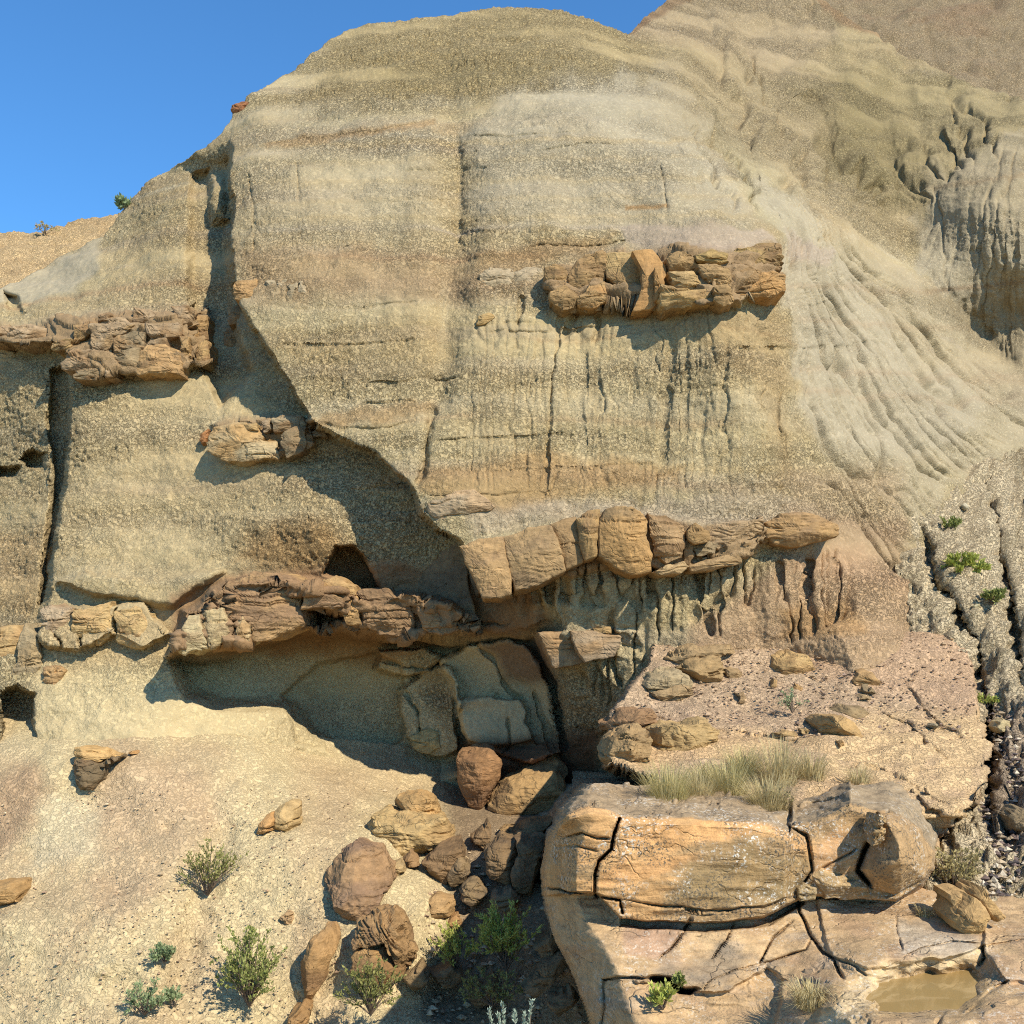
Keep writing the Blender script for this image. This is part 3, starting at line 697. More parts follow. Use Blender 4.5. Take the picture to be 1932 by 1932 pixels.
T.D -= 0.25 * np.exp(-((T.px - 200) / 130) ** 2 - ((T.py - 1440) / 50) ** 2)
T.D += 0.30 * fbm(T.px / 220, T.py / 160, oct=4, seed=61)
T.carve([(380,1500),(420,1560),(400,1640),(360,1760),(330,1900)], 30, 0.16)
T.carve([(760,1560),(840,1640),(880,1720),(860,1800),(820,1932)], 60, 0.35)
T.col[:] = srgb(220, 196, 146)
T.paint(sstep(-0.2, 0.5, fbm(T.px / 120, T.py / 150, oct=4, seed=71)), srgb(208, 178, 134), 0.8)
T.paint(T.mask([(180,1440),(420,1430),(420,1560),(300,1700),(200,1760),(160,1600)], 50, 3), srgb(206, 172, 132), 0.6)
T.paint(T.mask([(90,1500),(190,1520),(180,1620),(60,1640)], 26, 3), srgb(218, 202, 166), 0.45)
T.paint(T.mask([(-50,1480),(80,1440),(110,1480),(30,1600),(-50,1620)], 20, 3), srgb(176, 134, 100), 0.5)
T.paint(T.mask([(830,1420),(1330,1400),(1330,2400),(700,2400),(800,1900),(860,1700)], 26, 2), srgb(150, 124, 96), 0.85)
T.pop[:] = 0.62
T.col *= np.array([.735, .735, .69])
talus = T.build('talus_slope', MUD, amp=0.024, scale=0.06, mid=0.07)

# platform between the ledge and the foot of the butte
Pf = Sheet(cols_axis(1080, 1960, 1080, 1940, 2.6, 10), [(1080, 1640), (1960, 1640)], [(1080, 1180), (1180, 1175), (1300, 1168), (1480, 1190), (1640, 1185), (1800, 1190), (1960, 1200)], 180)
pc = []
for y, d in ((1160, 14.9), (1180, 14.45), (1210, 14.0), (1250, 13.55), (1320, 12.75), (1400, 11.6), (1450, 10.7), (1500, 9.75), (1530, 9.15), (1550, 9.3), (1590, 10.2), (1640, 10.8)):
    for x, o in ((1080, 0.1), (1250, 0.0), (1450, 0.0), (1650, -0.1), (1800, 0.05), (1960, 0.5)):
        pc.append((x, y, d + o))
Pf.D = TPS(pc).at(Pf.px, Pf.py)
edge = Pf.mask([(1255,1150),(1215,1250),(1150,1340),(1140,1400),(1150,1450),(1230,1470),(1200,1520),(1060,1560),(1060,1700),(1780,1700),(1800,1560),(1862,1500),(1872,1420),(1850,1330),(1838,1250),(1800,1160),(1780,1100)], 7, 0.8)
Pf.D += (1 - edge) * 5.0
Pf.D += 0.10 * fbm(Pf.px / 70, Pf.py / 35, oct=4, seed=13) 
for a in ([(1240,1360),(1400,1390),(1560,1400)], [(1640,1330),(1720,1370),(1800,1440)], [(1560,1430),(1680,1460),(1800,1530)], [(1150,1350),(1200,1340),(1260,1370)], [(1700,1290),(1760,1350),(1830,1400)], [(1600,1480),(1720,1500),(1790,1560)]):
    Pf.carve(a, 2.5, 0.06, 1.4, True, 3.0)
Pf.col[:] = srgb(176, 147, 110)
Pf.paint(Pf.mask([(1480,1180),(1840,1180),(1850,1350),(1640,1300),(1500,1240)], 20, 2), srgb(178, 144, 106), 0.8)
Pf.paint(Pf.mask([(1640,1340),(1860,1340),(1870,1560),(1500,1560),(1560,1420)], 20, 2), srgb(200, 166, 112), 0.8, 0.4)
Pf.paint(Pf.mask([(1130,1370),(1560,1390),(1560,1420),(1130,1450)], 14, 2), srgb(196, 160, 106), 0.7, 0.4)
Pf.paint(sstep(0.1, 0.5, fbm(Pf.px / 50, Pf.py / 24, oct=4, seed=19)), srgb(166, 136, 104), 0.4)
Pf.extra += 0.05 * vnoise(Pf.px / 120 + Pf.py / 300, Pf.py / 9, None, 64) * sstep(1320, 1400, Pf.py)
Pf.pop[:] = .7
platform = Pf.build('rock_platform', MUD, amp=0.018, scale=0.06, mid=0.06)

# rough gully at the right
Gy = Sheet(cols_axis(1690, 2500, 1690, 1950, 2.6, 14), [(1690, 2100), (2500, 2100)], [(1690, 890), (1730, 930), (1850, 880), (1960, 840), (2500, 820)], 340)
Gy.D = TPS([(1700,900,17.6),(1900,860,20.5),(2100,850,21),(2500,820,22),(1750,1000,16.0),(1900,1000,16.9),(2100,1000,17),(1800,1200,14.3),(1932,1200,14.2),(2200,1200,14.5),(1700,1300,14.4),(1880,1400,12.2),(1932,1500,10.6),(1800,1500,11.2),(1850,1600,9.5),(1932,1700,8.8),(2300,1500,11),(1700,1700,9.3),(1900,1900,7.9),(2300,1900,8),(1700,2100,7.6),(2300,2100,7.2)]).at(Gy.px, Gy.py)
Gy.extra = 0.22 * np.abs(fbm(Gy.px / 34, Gy.py / 30, oct=4, seed=77)) + 0.25 * fbm(Gy.px / 90, Gy.py / 120, oct=3, seed=78)
Gy.carve([(1724,960),(1760,1080),(1800,1150),(1840,1250),(1850,1340),(1870,1450),(1880,1560)], 13, 0.5, 1.2)
Gy.carve([(1860,900),(1880,1040),(1910,1180),(1925,1300)], 12, 0.45, 1.2)
Gy.col[:] = srgb(190, 170, 130)
Gy.paint(sstep(0.0, 0.5, fbm(Gy.px / 40, Gy.py / 60, oct=3, seed=79)), srgb(150, 134, 98), 0.6)
Gy.paint(Gy.mask([(1840,1340),(1960,1340),(1960,1600),(1880,1600)], 24, 2), srgb(140, 118, 96), 0.7)
Gy.col *= .88
gully = Gy.build('gully_ground', MUD, amp=0.045, scale=0.075, mid=0.07)

# bedrock shelf with the puddle, and the big ledge that stands on it
OFF = {'A': (0, 0), 'B': (800, 0), 'C': (1600, 0), 'D': (0, 800), 'E': (800, 800), 'F': (1600, 800), 'G': (0, 1600), 'H': (800, 1600), 'I': (1600, 1600), 'X': None}
def pts(reg, *xy):
    """outline corners measured on one of nine enlargements of the view -> common frame"""
    xy = np.array(xy, float).reshape(-1, 2)
    if OFF[reg] is None: return xy
    o = np.array(OFF[reg]) * 0.7728
    return xy * (900 / 1932.0 * 0.7728) + o
def pl_(reg, *xy): return [tuple(p) for p in pts(reg, *xy)]
Br = Sheet(cols_axis(1000, 2500, 1000, 1950, 2.2, 16), [(1000, 3300), (2500, 3300)], [(1000, 1650), (2500, 1640)], 370)
Br.py = np.concatenate([np.linspace(2600, 1984, 40)[:, None] + 0 * Br.px[:40], np.linspace(1982, 1478, 330)[:, None] + 0 * Br.px[:330]], 0)
Br.wx = 8 * fbm(Br.px / 38, Br.py / 38, oct=3, seed=91); Br.wy = 8 * fbm(Br.px / 38, Br.py / 38, oct=3, seed=55)
Br.extra = np.zeros(Br.px.shape); Br.pop = np.ones(Br.px.shape); Br.col = np.zeros(Br.px.shape + (3,))
Br.D = 3.05 / (0.1 + (np.maximum(Br.py, 1640) - HY) / FPX)
sl = sstep(1640, 1440, Br.px)
Br.D = Br.D * (1 - sl) + (8.42 - (Br.py - 1700) * 0.0050) * sl
Br.D += 0.12 * fbm(Br.px / 190, Br.py / 60, oct=4, seed=15)
top_e = crv([(1000,1600),(1035,1585),(1050,1556),(1075,1536),(1110,1524),(1150,1530),(1175,1543),(1300,1546),(1400,1551),(1460,1562),(1488,1572),(1492,1560),(1540,1553),(1575,1537),(1605,1517),(1650,1531),(1700,1540),(1736,1562),(1758,1600),(1800,1660)], Br.px) + Br.wy * .25
front = 8.12 + 0.05 * fbm(Br.px / 120, Br.py / 60, oct=3, seed=25) + crv([(1000,0),(1480,.03),(1500,.16),(1640,.22),(1700,.12),(1760,.3)], Br.px)
Ztop = front * (top_e - HY) / FPX
Dtop = Ztop * FPX / (Br.py - HY) * 1.0
rnd = np.sqrt(((top_e + 10 - Br.py) / 10).clip(0, 1)) * 0.06          # worn upper edge
Dledge = np.where(Br.py < top_e, Dtop + .06, front + rnd)
Dledge += 0.012 * sstep(1545, 1720, Br.py) * vnoise(Br.px / 60, Br.py / 9, None, 26)
ledge_poly = [(990,1470),(990,1690),(1130,1690),(1172,1735),(1330,1745),(1440,1731),(1508,1698),(1530,1690),(1600,1694),(1690,1700),(1740,1672),(1762,1640),(1764,1590),(1800,1540),(1800,1470)]
Lm = Br.mask(ledge_poly, 2.5, 0.35)
under = Br.mask([(1172,1733),(1330,1743),(1440,1729),(1508,1696),(1516,1704),(1450,1745),(1330,1762),(1172,1750)], 3, .35)
Br.D = Br.D * (1 - Lm) + Dledge * Lm + 0.22 * under * (1 - Lm)
# left end turns away into the gully
lip_poly = [(1120,1470),(1066,1530),(1036,1590),(1028,1640),(1030,1700),(1046,1760),(1080,1830),(1106,1900),(1150,2000),(1200,2700),(2600,2700),(2600,1650),(1800,1648),(1778,1600),(1762,1550),(1740,1470)]
sdl = poly_sdf(Br.px + .5 * Br.wx, Br.py + .5 * Br.wy, lip_poly)
turn = (Br.px < 1300) * np.clip(1 - sdl / (58 + 20 * sstep(1680, 1800, Br.py)), 0, 1) * (Br.py > 1480)
Br.D += 0.85 * turn ** 1.4 * sstep(1535, 1600, Br.py) + (1 - sstep(-16, 4, sdl)) * 5.5
# joints
J = lambda p, w, d, t=True: Br.carve(p, w, d, .35, t)
J(pl_('H', 1532,860, 1502,940, 1490,1020, 1420,1080, 1405,1150, 1405,1255), 2.0, .45, False)
J(pl_('H', 1140,1210, 1250,1245, 1400,1256, 1530,1282, 1545,1350), 1.8, .22, False)
J([(1175,1697),(1330,1722),(1440,1712),(1505,1690)], 2.0, .07)
J(pl_('H', 1230,960, 1330,930, 1400,960, 1480,965), 2.0, .12); J(pl_('H', 1180,1010, 1300,1000, 1420,1030), 2.0, .06)
J(pl_('I', 700,900, 790,940, 806,980, 818,1130, 752,1225), 2.4, .14); J(pl_('I', 1160,828, 1134,960, 1098,1030, 1060,1130, 1130,1212), 3.4, .40)
J(pl_('I', 190,1380, 150,1460, 90,1530, 20,1590), 2.2, .13); J(pl_('I', 412,1400, 380,1490, 300,1600), 2.0, .08); J(pl_('I', 720,1390, 620,1470, 580,1550, 540,1620), 2.0, .09)
J(pl_('I', 750,1240, 748,1340, 800,1460, 880,1560, 940,1610, 985,1690), 2.6, .15, False); J(pl_('I', 540,1620, 690,1570, 790,1545, 815,1480), 2.0, .07)
J(pl_('H', 1440,1702, 1520,1690, 1680,1690), 2.2, .14); J(pl_('H', 1680,1690, 1790,1700, 1850,1760, 1912,1762), 4.5, .45)
J(pl_('I', -20,1690, 70,1705, 150,1755, 230,1750), 3.4, .30)
J(pl_('I', 250,1750, 300,1700, 420,1650, 540,1620), 1.8, .05); J(pl_('I', 1720,1520, 1730,1590, 1690,1640), 2.4, .14); J(pl_('I', 1300,1580, 1400,1540, 1560,1500, 1720,1510), 1.8, .06)
J(pl_('I', 900,1580, 1050,1640, 1110,1680), 1.8, .06); J(pl_('I', 1740,1520, 1850,1500, 1940,1490), 1.8, .06); J(pl_('I', 1610,1880, 1760,1750, 1860,1700), 2.4, .10); J(pl_('I', 760,780, 870,770, 990,740), 2.6, .12)
J(pl_('I', 840,1140, 980,1060, 1060,1010), 1.8, .06); J(pl_('I', 1260,1340, 1265,1440, 1300,1560), 1.6, .04)
# tiers of the shelf
tiers = [(pl_('H', 1440,1705, 1680,1695, 1800,1710, 1860,1765, 2100,1760, 2300,1640, 2400,1700, 2300,2200, 1440,2200), 0.10), ([(1540,1700),(1860,1690),(1870,1780),(1800,1806),(1680,1830),(1570,1810)], -0.07),
         ([(1860,1740),(2000,1740),(2000,1850),(1900,1850),(1862,1800)], -0.06), ([(1780,1905),(1990,1860),(1990,2050),(1740,2050)], -0.1), ([(1640,1922),(1760,1918),(1800,1990),(1640,2000)], -0.08)]
for p_, dd in tiers: Br.D += dd * Br.mask(p_, 3.5, 1.0)
# rounded boulder end of the ledge
bp_ = pl_('I', 1165,830, 1220,820, 1310,852, 1392,902, 1440,1052, 1422,1172, 1250,1252, 1120,1212, 1080,1122, 1132,1002)
sb = poly_sdf(Br.px, Br.py, bp_)
Br.D -= 0.34 * np.sqrt(np.clip(sb / 60, 0, 1))
topm = (Br.py < top_e - 2) * Lm
Br.extra += topm * (0.016 * vnoise(Br.px / 60, Br.py / 7, None, 27) + 0.016 * fbm(Br.px / 22, Br.py / 9, oct=3, seed=28))
pud = [(1636,1884),(1660,1858),(1700,1846),(1780,1838),(1832,1834),(1848,1846),(1838,1876),(1800,1898),(1720,1906),(1660,1902)]
PZ = -2.425
basin = Br.mask([(1560,1900),(1600,1850),(1700,1825),(1860,1815),(1880,1860),(1840,1905),(1700,1925),(1600,1925)], 22, 0.6)
Dflat = PZ / ((HY - Br.py) / FPX)
Br.D = Br.D * (1 - basin) + Dflat * basin
inner = Br.mask(pud, 16, 0.7)
Br.D += 0.13 * inner - 0.10 * (basin * (1 - inner)) + 0.05 * fbm(Br.px / 30, Br.py / 14, oct=3, seed=66) * basin
# colour
Br.col[:] = srgb(190, 156, 106)
Br.paint(sstep(-0.1, 0.4, fbm(Br.px / 90, Br.py / 40, oct=4, seed=16)), srgb(178, 142, 100), 0.7)
Br.paint(sstep(0.1, 0.45, fbm(Br.px / 60, Br.py / 26, oct=4, seed=17)), srgb(170, 148, 118), 0.55)
Br.paint(Br.mask([(1230,1840),(1350,1790),(1420,1800),(1380,1850),(1260,1850)], 14, 2.5), srgb(130, 118, 98), 0.6)
Br.paint(Br.mask(pl_('H', 1550,1450, 1700,1370, 1890,1390, 1840,1480, 1700,1600, 1560,1560), 8, 1.5), srgb(178, 140, 110), .6)
Br.paint(basin, srgb(176, 146, 92), 0.7)
Br.paint(Br.mask([(1540,1925),(1640,1830),(1800,1800),(1870,1780),(1860,1810),(1700,1840),(1640,1900),(1600,1940)], 8, 1.5), srgb(214, 186, 134), 0.75)
Br.paint(Br.mask([(1700,1740),(1850,1770),(1830,1800),(1690,1800)], 14, 2), srgb(184, 170, 144), 0.6)
Br.paint(Lm, srgb(176, 140, 88), 1.0)
pat = fbm(Br.px / 110, Br.py / 40, oct=4, seed=29)
Br.paint(Lm * sstep(.10, -.12, pat + (Br.px - 1330) / 420.0 + (Br.py - 1650) / 260.0), srgb(206, 156, 90), .8)
Br.paint(Lm * Br.mask([(1170,1556),(1330,1550),(1420,1560),(1380,1590),(1250,1605),(1180,1600)], 9, 2), srgb(222, 164, 92), .75)
Br.paint(Lm * Br.mask([(1136,1640),(1230,1612),(1330,1618),(1250,1650),(1140,1672)], 9, 2), srgb(218, 160, 90), .75)
Br.paint(Lm * Br.mask([(1300,1640),(1420,1600),(1520,1620),(1528,1690),(1400,1712),(1260,1708)], 22, 3), srgb(146, 122, 76), .75)
Br.paint(Lm * Br.mask(pl_('I', 830,1000, 930,920, 1080,960, 1090,1020, 960,1100, 830,1120), 10, 2), srgb(204, 156, 100), .7)
Br.paint(topm, srgb(158, 138, 104), .8)
Br.col *= .9
Br.pop[:] = 0.35
ledge = bpy.data.objects.new('sandstone_ledge', None); COL.objects.link(ledge)
tag(ledge, 'big lichen-spotted yellow sandstone ledge split by cracks in the foreground', 'rock ledge')
lab = np.zeros(Br.px.shape, int)
qx, qy = Br.px + .35 * Br.wx, Br.py + .35 * Br.wy
inl = (poly_sdf(qx, qy, ledge_poly) > 0) & (sdl > -3)
regs = [('slab', [(1163,1400),(1163,1540),(1160,1560),(1154,1590),(1129,1613),(1124,1640),(1124,1700),(1172,1698),(1330,1722),(1440,1712),(1505,1690),(1512,1680),(1531,1640),(1526,1588),(1488,1560),(1488,1400)]),
        ('corner_block', [(900,1400),(1163,1400),(1163,1540),(1160,1560),(1154,1590),(1129,1613),(1124,1640),(1124,1692),(1066,1684),(1020,1668),(900,1660)]),
        ('thin_slab', [(1100,1692),(1172,1698),(1330,1722),(1440,1712),(1505,1690),(1530,1686),(1530,1780),(1100,1780)]),
        ('rounded_block', bp_), ('wedge_block', [(1488,1400),(1488,1560),(1526,1588),(1531,1640),(1512,1680),(1505,1690),(1560,1720),(1820,1720),(1820,1400)]), ('under_block', [(900,1640),(1200,1640),(1200,1780),(900,1780)])]
for k_, (nm, pg) in enumerate(regs, 1):
    m_ = (poly_sdf(qx, qy, pg) > 0) & inl & (lab == 0)
    lab[m_] = k_
bedrock = Br.build('bedrock_shelf', LICHEN2, amp=0.008, scale=0.04, mid=0.022, split={'label': lab, 'parts': [(nm, LICHEN, ledge) for nm, _ in regs]})

# water
pp = []
for i in range(len(pud)):
    a = np.array(pud[i]); b = np.array(pud[(i + 1) % len(pud)])
    for t in (0, 0.5): pp.append(a * (1 - t) + b * t)
pp = np.array(pp); c_ = pp.mean(0); pp = c_ + (pp - c_) * 1.22
W = np.array([[(x - CX) / FPX * (PZ / ((HY - y) / FPX)), PZ / ((HY - y) / FPX), PZ] for x, y in pp])
Wc = W.mean(0)
wv = np.vstack([Wc, W]); n_ = len(W)
puddle = mesh_obj('puddle', wv, [(0, 1 + i, 1 + (i + 1) % n_) for i in range(n_)], WATER)
tag(puddle, kind='structure')

# wide low ground all round
gx = np.linspace(-400, 400, 80); gy_ = np.linspace(-300, 500, 80)
GX, GY = np.meshgrid(gx, gy_)
GZ = -6.0 + 0.6 * fbm(GX / 30, GY / 30, oct=3, seed=2)
gcol = np.tile(srgb(186, 164, 122), (GX.size, 1))
tag(mesh_obj('ground', np.stack([GX, GY, GZ], -1), grid_faces(80, 80), MUD, None, gcol, np.ones(GX.size)), kind='structure')

# ================================================================== STONES
_sid = [0]
def stone_mesh(poly, D, th, tx=0.0, ty=0.0, bevel=0.16, bulge=0.12, rough=0.05, lam=0.02, col=SAND, col2=None, res=1.0, back=0.8, seed=None, facet=0.0, dip=0.0, cuts=7, clo=.68, grow=1.0, ridge=.45, jag=.09, grad=0.0, side=0):
    _sid[0] += 1
    sd = _sid[0] if seed is None else seed
    poly = np.asarray(poly, float)
    c = poly.mean(0)
    poly = c + (poly - c) * grow
    rj = np.random.default_rng(sd + 77)
    for lev in range(2):                       # broken, angular outline
        nx = np.roll(poly, -1, 0); dv_ = nx - poly
        mid_ = (poly + nx) / 2 + np.stack([-dv_[:, 1], dv_[:, 0]], -1) * rj.uniform(-jag, jag, (len(poly), 1))
        poly = np.stack([poly, mid_], 1).reshape(-1, 2)
    size_px = np.sqrt(np.ptp(poly[:, 0]) * np.ptp(poly[:, 1]))
    # outline resampled, corners slightly worn
    seg = np.linalg.norm(np.roll(poly, -1, 0) - poly, axis=1)
    per = seg.sum()
    n = int(np.clip(per / 4.2 * res, 24, 150))
    cum = np.r_[0, np.cumsum(seg)]
    pc = np.vstack([poly, poly[:1]])
    s = np.linspace(0, per, n, endpoint=False)
    out = np.stack([np.interp(s, cum, pc[:, 0]), np.interp(s, cum, pc[:, 1])], -1)
    nf = int(np.clip(size_px / 7 * res, 4, 26)); nb = 4; ns = int(np.clip(th / FPX * 0 + nf * 0.7, 4, 12))
    prof = [(r, bulge * 0.45 * r * r) for r in np.linspace(0.02, 1 - bevel, nf)]
    b0 = prof[-1][1]
    for k in range(1, nb + 1):
        a = k / nb * math.pi / 2
        prof.append((1 - bevel + bevel * math.sin(a), b0 + min(bevel * 0.8, .05 / th) * (1 - math.cos(a))))
    b1 = prof[-1][1]
    for k in range(1, ns + 1):
        t = k / ns
        prof.append((1 - (1 - back) * t * t, b1 + (1 - b1) * t))
    prof.append((0.02, 1.0))
    prof = np.array(prof)
    pxy = c + (out - c)[None] * prof[:, 0][:, None, None]
    rs = np.random.default_rng(sd + 1000)
    ext = np.array([np.ptp(poly[:, 0]), np.ptp(poly[:, 1])]) * .5 + 1e-6
    un = (pxy - c) / ext
    pl = np.full(un.shape[:2], -9.0)
    for _ in range(5):
        a_, b_ = rs.normal(0, .30, 2)
        pl = np.maximum(pl, a_ * un[..., 0] + (b_ - .08) * un[..., 1] * 1.0 + rs.uniform(-.05, .03))
    pl = (pl - pl.min()) * ridge * (size_px / FPX * D) * np.where(prof[:, 0] > .05, 1, 1)[:, None]
    front_w = np.clip(1.15 - prof[:, 1], 0, 1)[:, None]
    Df = D + pl * front_w + tx * (pxy[..., 0] - c[0]) + ty * (pxy[..., 1] - c[1])
    P = unproj(pxy[..., 0], pxy[..., 1], Df)
    P[..., 1] += prof[:, 1][:, None] * th
    R = len(prof)
    # chisel: flat fractures cut across the block
    cen0 = P.reshape(-1, 3).mean(0)
    rs = np.random.default_rng(sd)
    for _ in range(cuts):
        nn = np.array([rs.normal(0, .8), -1.0, rs.normal(0, .8)]); nn /= np.linalg.norm(nn)
        dd = (P - cen0) @ nn
        h = dd.max() * rs.uniform(clo, .97)
        P = P - np.maximum(dd - h, 0)[..., None] * nn * .92
    for _ in range(side):
        a_ = rs.uniform(0, 6.283); nn = np.array([math.cos(a_), -rs.uniform(.1, .6), math.sin(a_)]); nn /= np.linalg.norm(nn)
        dd = (P - cen0) @ nn
        h = dd.max() * rs.uniform(.66, .9)
        P = P - np.maximum(dd - h, 0)[..., None] * nn * .97
    # outward directions from numeric normals on the ring grid (wrapped)
    du = np.roll(P, -1, 1) - np.roll(P, 1, 1); dv = np.gradient(P, axis=0)
    nrm = np.cross(du, dv); nrm /= np.linalg.norm(nrm, axis=-1, keepdims=True) + 1e-9
    cen = P.mean((0, 1))
    if ((P - cen) * nrm).sum() < 0: nrm = -nrm
    sz = size_px / FPX * D
    x, y, z = P[..., 0] + sd * 3.1, P[..., 1], P[..., 2]
    zz = z + dip * P[..., 0]
    fn_ = fbm(x / sz * 4.5, y / sz * 4.5, z / sz * 4.5, oct=4, seed=sd, gain=.6)
    q = rough * sz * (fn_ * .5 + np.abs(fn_) * .6)
    zz = zz + 0.05 * fbm(x * 3, y * 3, z * 3, oct=2, seed=sd + 3)
    patch = sstep(-.1, .5, vnoise(x / sz * 1.7, y / sz * 1.7, z / sz * 1.7, sd + 4))
    q = q + lam * patch * 0.75 * (vnoise(x * 2.5, y * 2.5, zz * 34, sd + 1) + 0.6 * vnoise(x * 5, y * 5, zz * 80, sd + 2))
    zr = P[..., 2].max() - P[..., 2].min()
    for _ in range(3):
        zk = P[..., 2].min() + zr * rs.uniform(.12, .88)
        q = q - min(lam, .03) * 1.2 * np.exp(-((zz - dip * cen[0] - zk - .03 * vnoise(x * 4, y * 4, None, sd + 8)) / .010) ** 2) * sstep(-.2, .2, vnoise(x / sz * 2, y / sz * 2, z / sz * 2, sd + 11))
    q = q + 0.012 * sz * np.abs(fbm(x / sz * 9, y / sz * 9, z / sz * 9, oct=3, seed=sd + 6)) * 2
    if facet > 0:
        f = fbm(x / sz * 1.5, y / sz * 1.5, z / sz * 1.5, oct=2, seed=sd + 5) * 3.0
        q = q + facet * sz * (np.floor(f) + sstep(0.7, 1.0, f - np.floor(f))) * 0.33
    P = P + nrm * q[..., None]
    sx_, sy_ = srgb(158, 132, 94), srgb(140, 118, 88)
    col = np.asarray(col, float) * .62 + sx_ * .30
    if col2 is not None: col2 = np.asarray(col2, float) * .62 + sy_ * .28
    col2 = col * 0.8 if col2 is None else np.asarray(col2)
    w = sstep(-0.25, 0.45, fbm(x / sz * 1.6, y / sz * 1.6, zz / sz * 3.5, oct=4, seed=sd + 9) + grad * un[..., 1])
    cc = col * (1 - w[..., None]) + col2 * w[..., None]
    cc = cc * np.array([.96, .96, .80])
    i = np.arange(R * n).reshape(R, n)
    j = np.roll(i, -1, 1)
    faces = np.stack([i[:-1], j[:-1], j[1:], i[1:]], -1).reshape(-1, 4)
    # recalc so faces point outward
    v0 = P.reshape(-1, 3)[faces]
    fn = np.cross(v0[:, 1] - v0[:, 0], v0[:, 2] - v0[:, 0])
    if (fn * (v0.mean(1) - cen)).sum() < 0: faces = faces[:, ::-1]
    return P.reshape(-1, 3), faces, cc.reshape(-1, 3)

def stone(name, poly, D, th, mat=STONE, parent=None, **kw):
    v, f, c = stone_mesh(poly, D, th, **kw)
    return mesh_obj(name, v, f, mat, parent, c, smooth=False)

def embedded(sheet, name, poly, proud, th=0.5, mat=STONE, parent=None, **kw):
    c = np.asarray(poly).mean(0)
    return stone(name, poly, sheet.at(c[0], c[1]) - proud, th, mat, parent, **kw)

def cb(poly, proud, th=0.55, col=SAND, col2=None, mat=STONE, **kw):
    kw.setdefault('back', 1.06); kw.setdefault('cuts', 1); kw.setdefault('clo', .85); kw.setdefault('grow', 1.05); kw.setdefault('ridge', .28)
    kw['bevel'] = min(kw.get('bevel', .04), .09); kw['bulge'] = min(kw.get('bulge', .08), .14)
    if mat is SMOOTH: kw['cuts'] = 0; kw['ridge'] = .14; kw['rough'] = min(kw.get('rough', .02), .02); kw['jag'] = .05
    return embedded(S, 'sandstone_block', poly, proud * (.5 if mat is SMOOTH else .24) + .03, th, mat, cliff, col=col, col2=col2, **kw)

LT = srgb(190, 168, 132); BR1 = srgb(168, 130, 84); BR2 = srgb(140, 104, 66); GRY = srgb(160, 142, 118)
# --- upper band, right
cb(pts('B', 800,1440, 850,1400, 960,1400, 975,1440, 960,1500, 850,1510, 800,1480), .16, col=LILAC, col2=GRY, lam=.02)
cb(pts('B', 975,1425, 1040,1400, 1120,1410, 1132,1470, 1080,1500, 985,1530, 967,1480), .18, col=LILAC, col2=GRY, lam=.02)
cb(pts('B', 1140,1400, 1190,1385, 1255,1420, 1240,1500, 1172,1560, 1150,1480), .32, col=BR1, col2=BR2, facet=.08)
cb(pts('B', 1240,1470, 1290,1390, 1350,1330, 1440,1320, 1468,1400, 1452,1480, 1370,1500, 1330,1540, 1250,1520), .55, .8, col=BR1, col2=BR2, facet=.12, rough=.09, bevel=.3)
cb(pts('B', 1310,1560, 1380,1490, 1452,1470, 1462,1580, 1400,1610, 1310,1600), .5, .7, col=BR1, col2=ORNG, facet=.06)
cb(pts('B', 1170,1530, 1250,1500, 1312,1540, 1290,1610, 1232,1620, 1170,1575), .34, col=BR1, facet=.08)
cb(pts('B', 1467,1332, 1600,1318, 1640,1400, 1650,1560, 1590,1622, 1550,1590, 1530,1500, 1470,1450), .38, .7, col=srgb(186,152,100), col2=BR1, lam=.03)
cb(pts('B', 1602,1320, 1700,1310, 1770,1400, 1752,1560, 1690,1612, 1604,1622, 1652,1500, 1652,1400), .46, .7, col=ORNG, col2=srgb(178,130,76), mat=SMOOTH, lam=.006, rough=.03)
cb(pts('C', 60,1340, 120,1310, 200,1330, 220,1390, 160,1422, 80,1410), .55, .7, col=BR1, bulge=.4, bevel=.3)
cb(pts('C', 70,1420, 200,1412, 252,1480, 200,1512, 110,1500), .5, .7, col=srgb(186,150,100), bulge=.3, bevel=.25)
cb(pts('C', 40,1490, 110,1512, 300,1512, 310,1580, 180,1602, 60,1622, 30,1570), .46, .7, col=srgb(196,156,98), col2=BR1, lam=.03)
cb(pts('C', 210,1332, 300,1300, 380,1320, 390,1362, 300,1377, 220,1362), .55, .7, col=srgb(176,142,80), bulge=.3, bevel=.3)
cb(pts('C', 225,1382, 320,1377, 390,1400, 405,1470, 300,1492, 258,1440), .5, .7, col=srgb(182,142,94), bulge=.3, bevel=.25)
cb(pts('C', 310,1502, 400,1487, 415,1580, 360,1600, 310,1570), .46, .7, col=BR1, lam=.03)
cb(pts('C', 415,1310, 500,1290, 655,1275, 662,1400, 600,1415, 500,1390, 420,1380), .62, .8, col=srgb(178,144,88), col2=BR2, lam=.035, facet=.06)
cb(pts('C', 410,1540, 490,1500, 550,1440, 620,1420, 675,1440, 682,1520, 560,1550, 420,1580), .56, .8, col=ORNG, col2=BR1, lam=.02)
cb(pts('C', 408,1380, 480,1385, 560,1425, 530,1510, 420,1530), .2, .4, col=BR2)
cb(pts('C', 0,1400, 40,1395, 48,1480, 30,1560, 0,1570), .42, .6, col=ORNG, mat=SMOOTH)
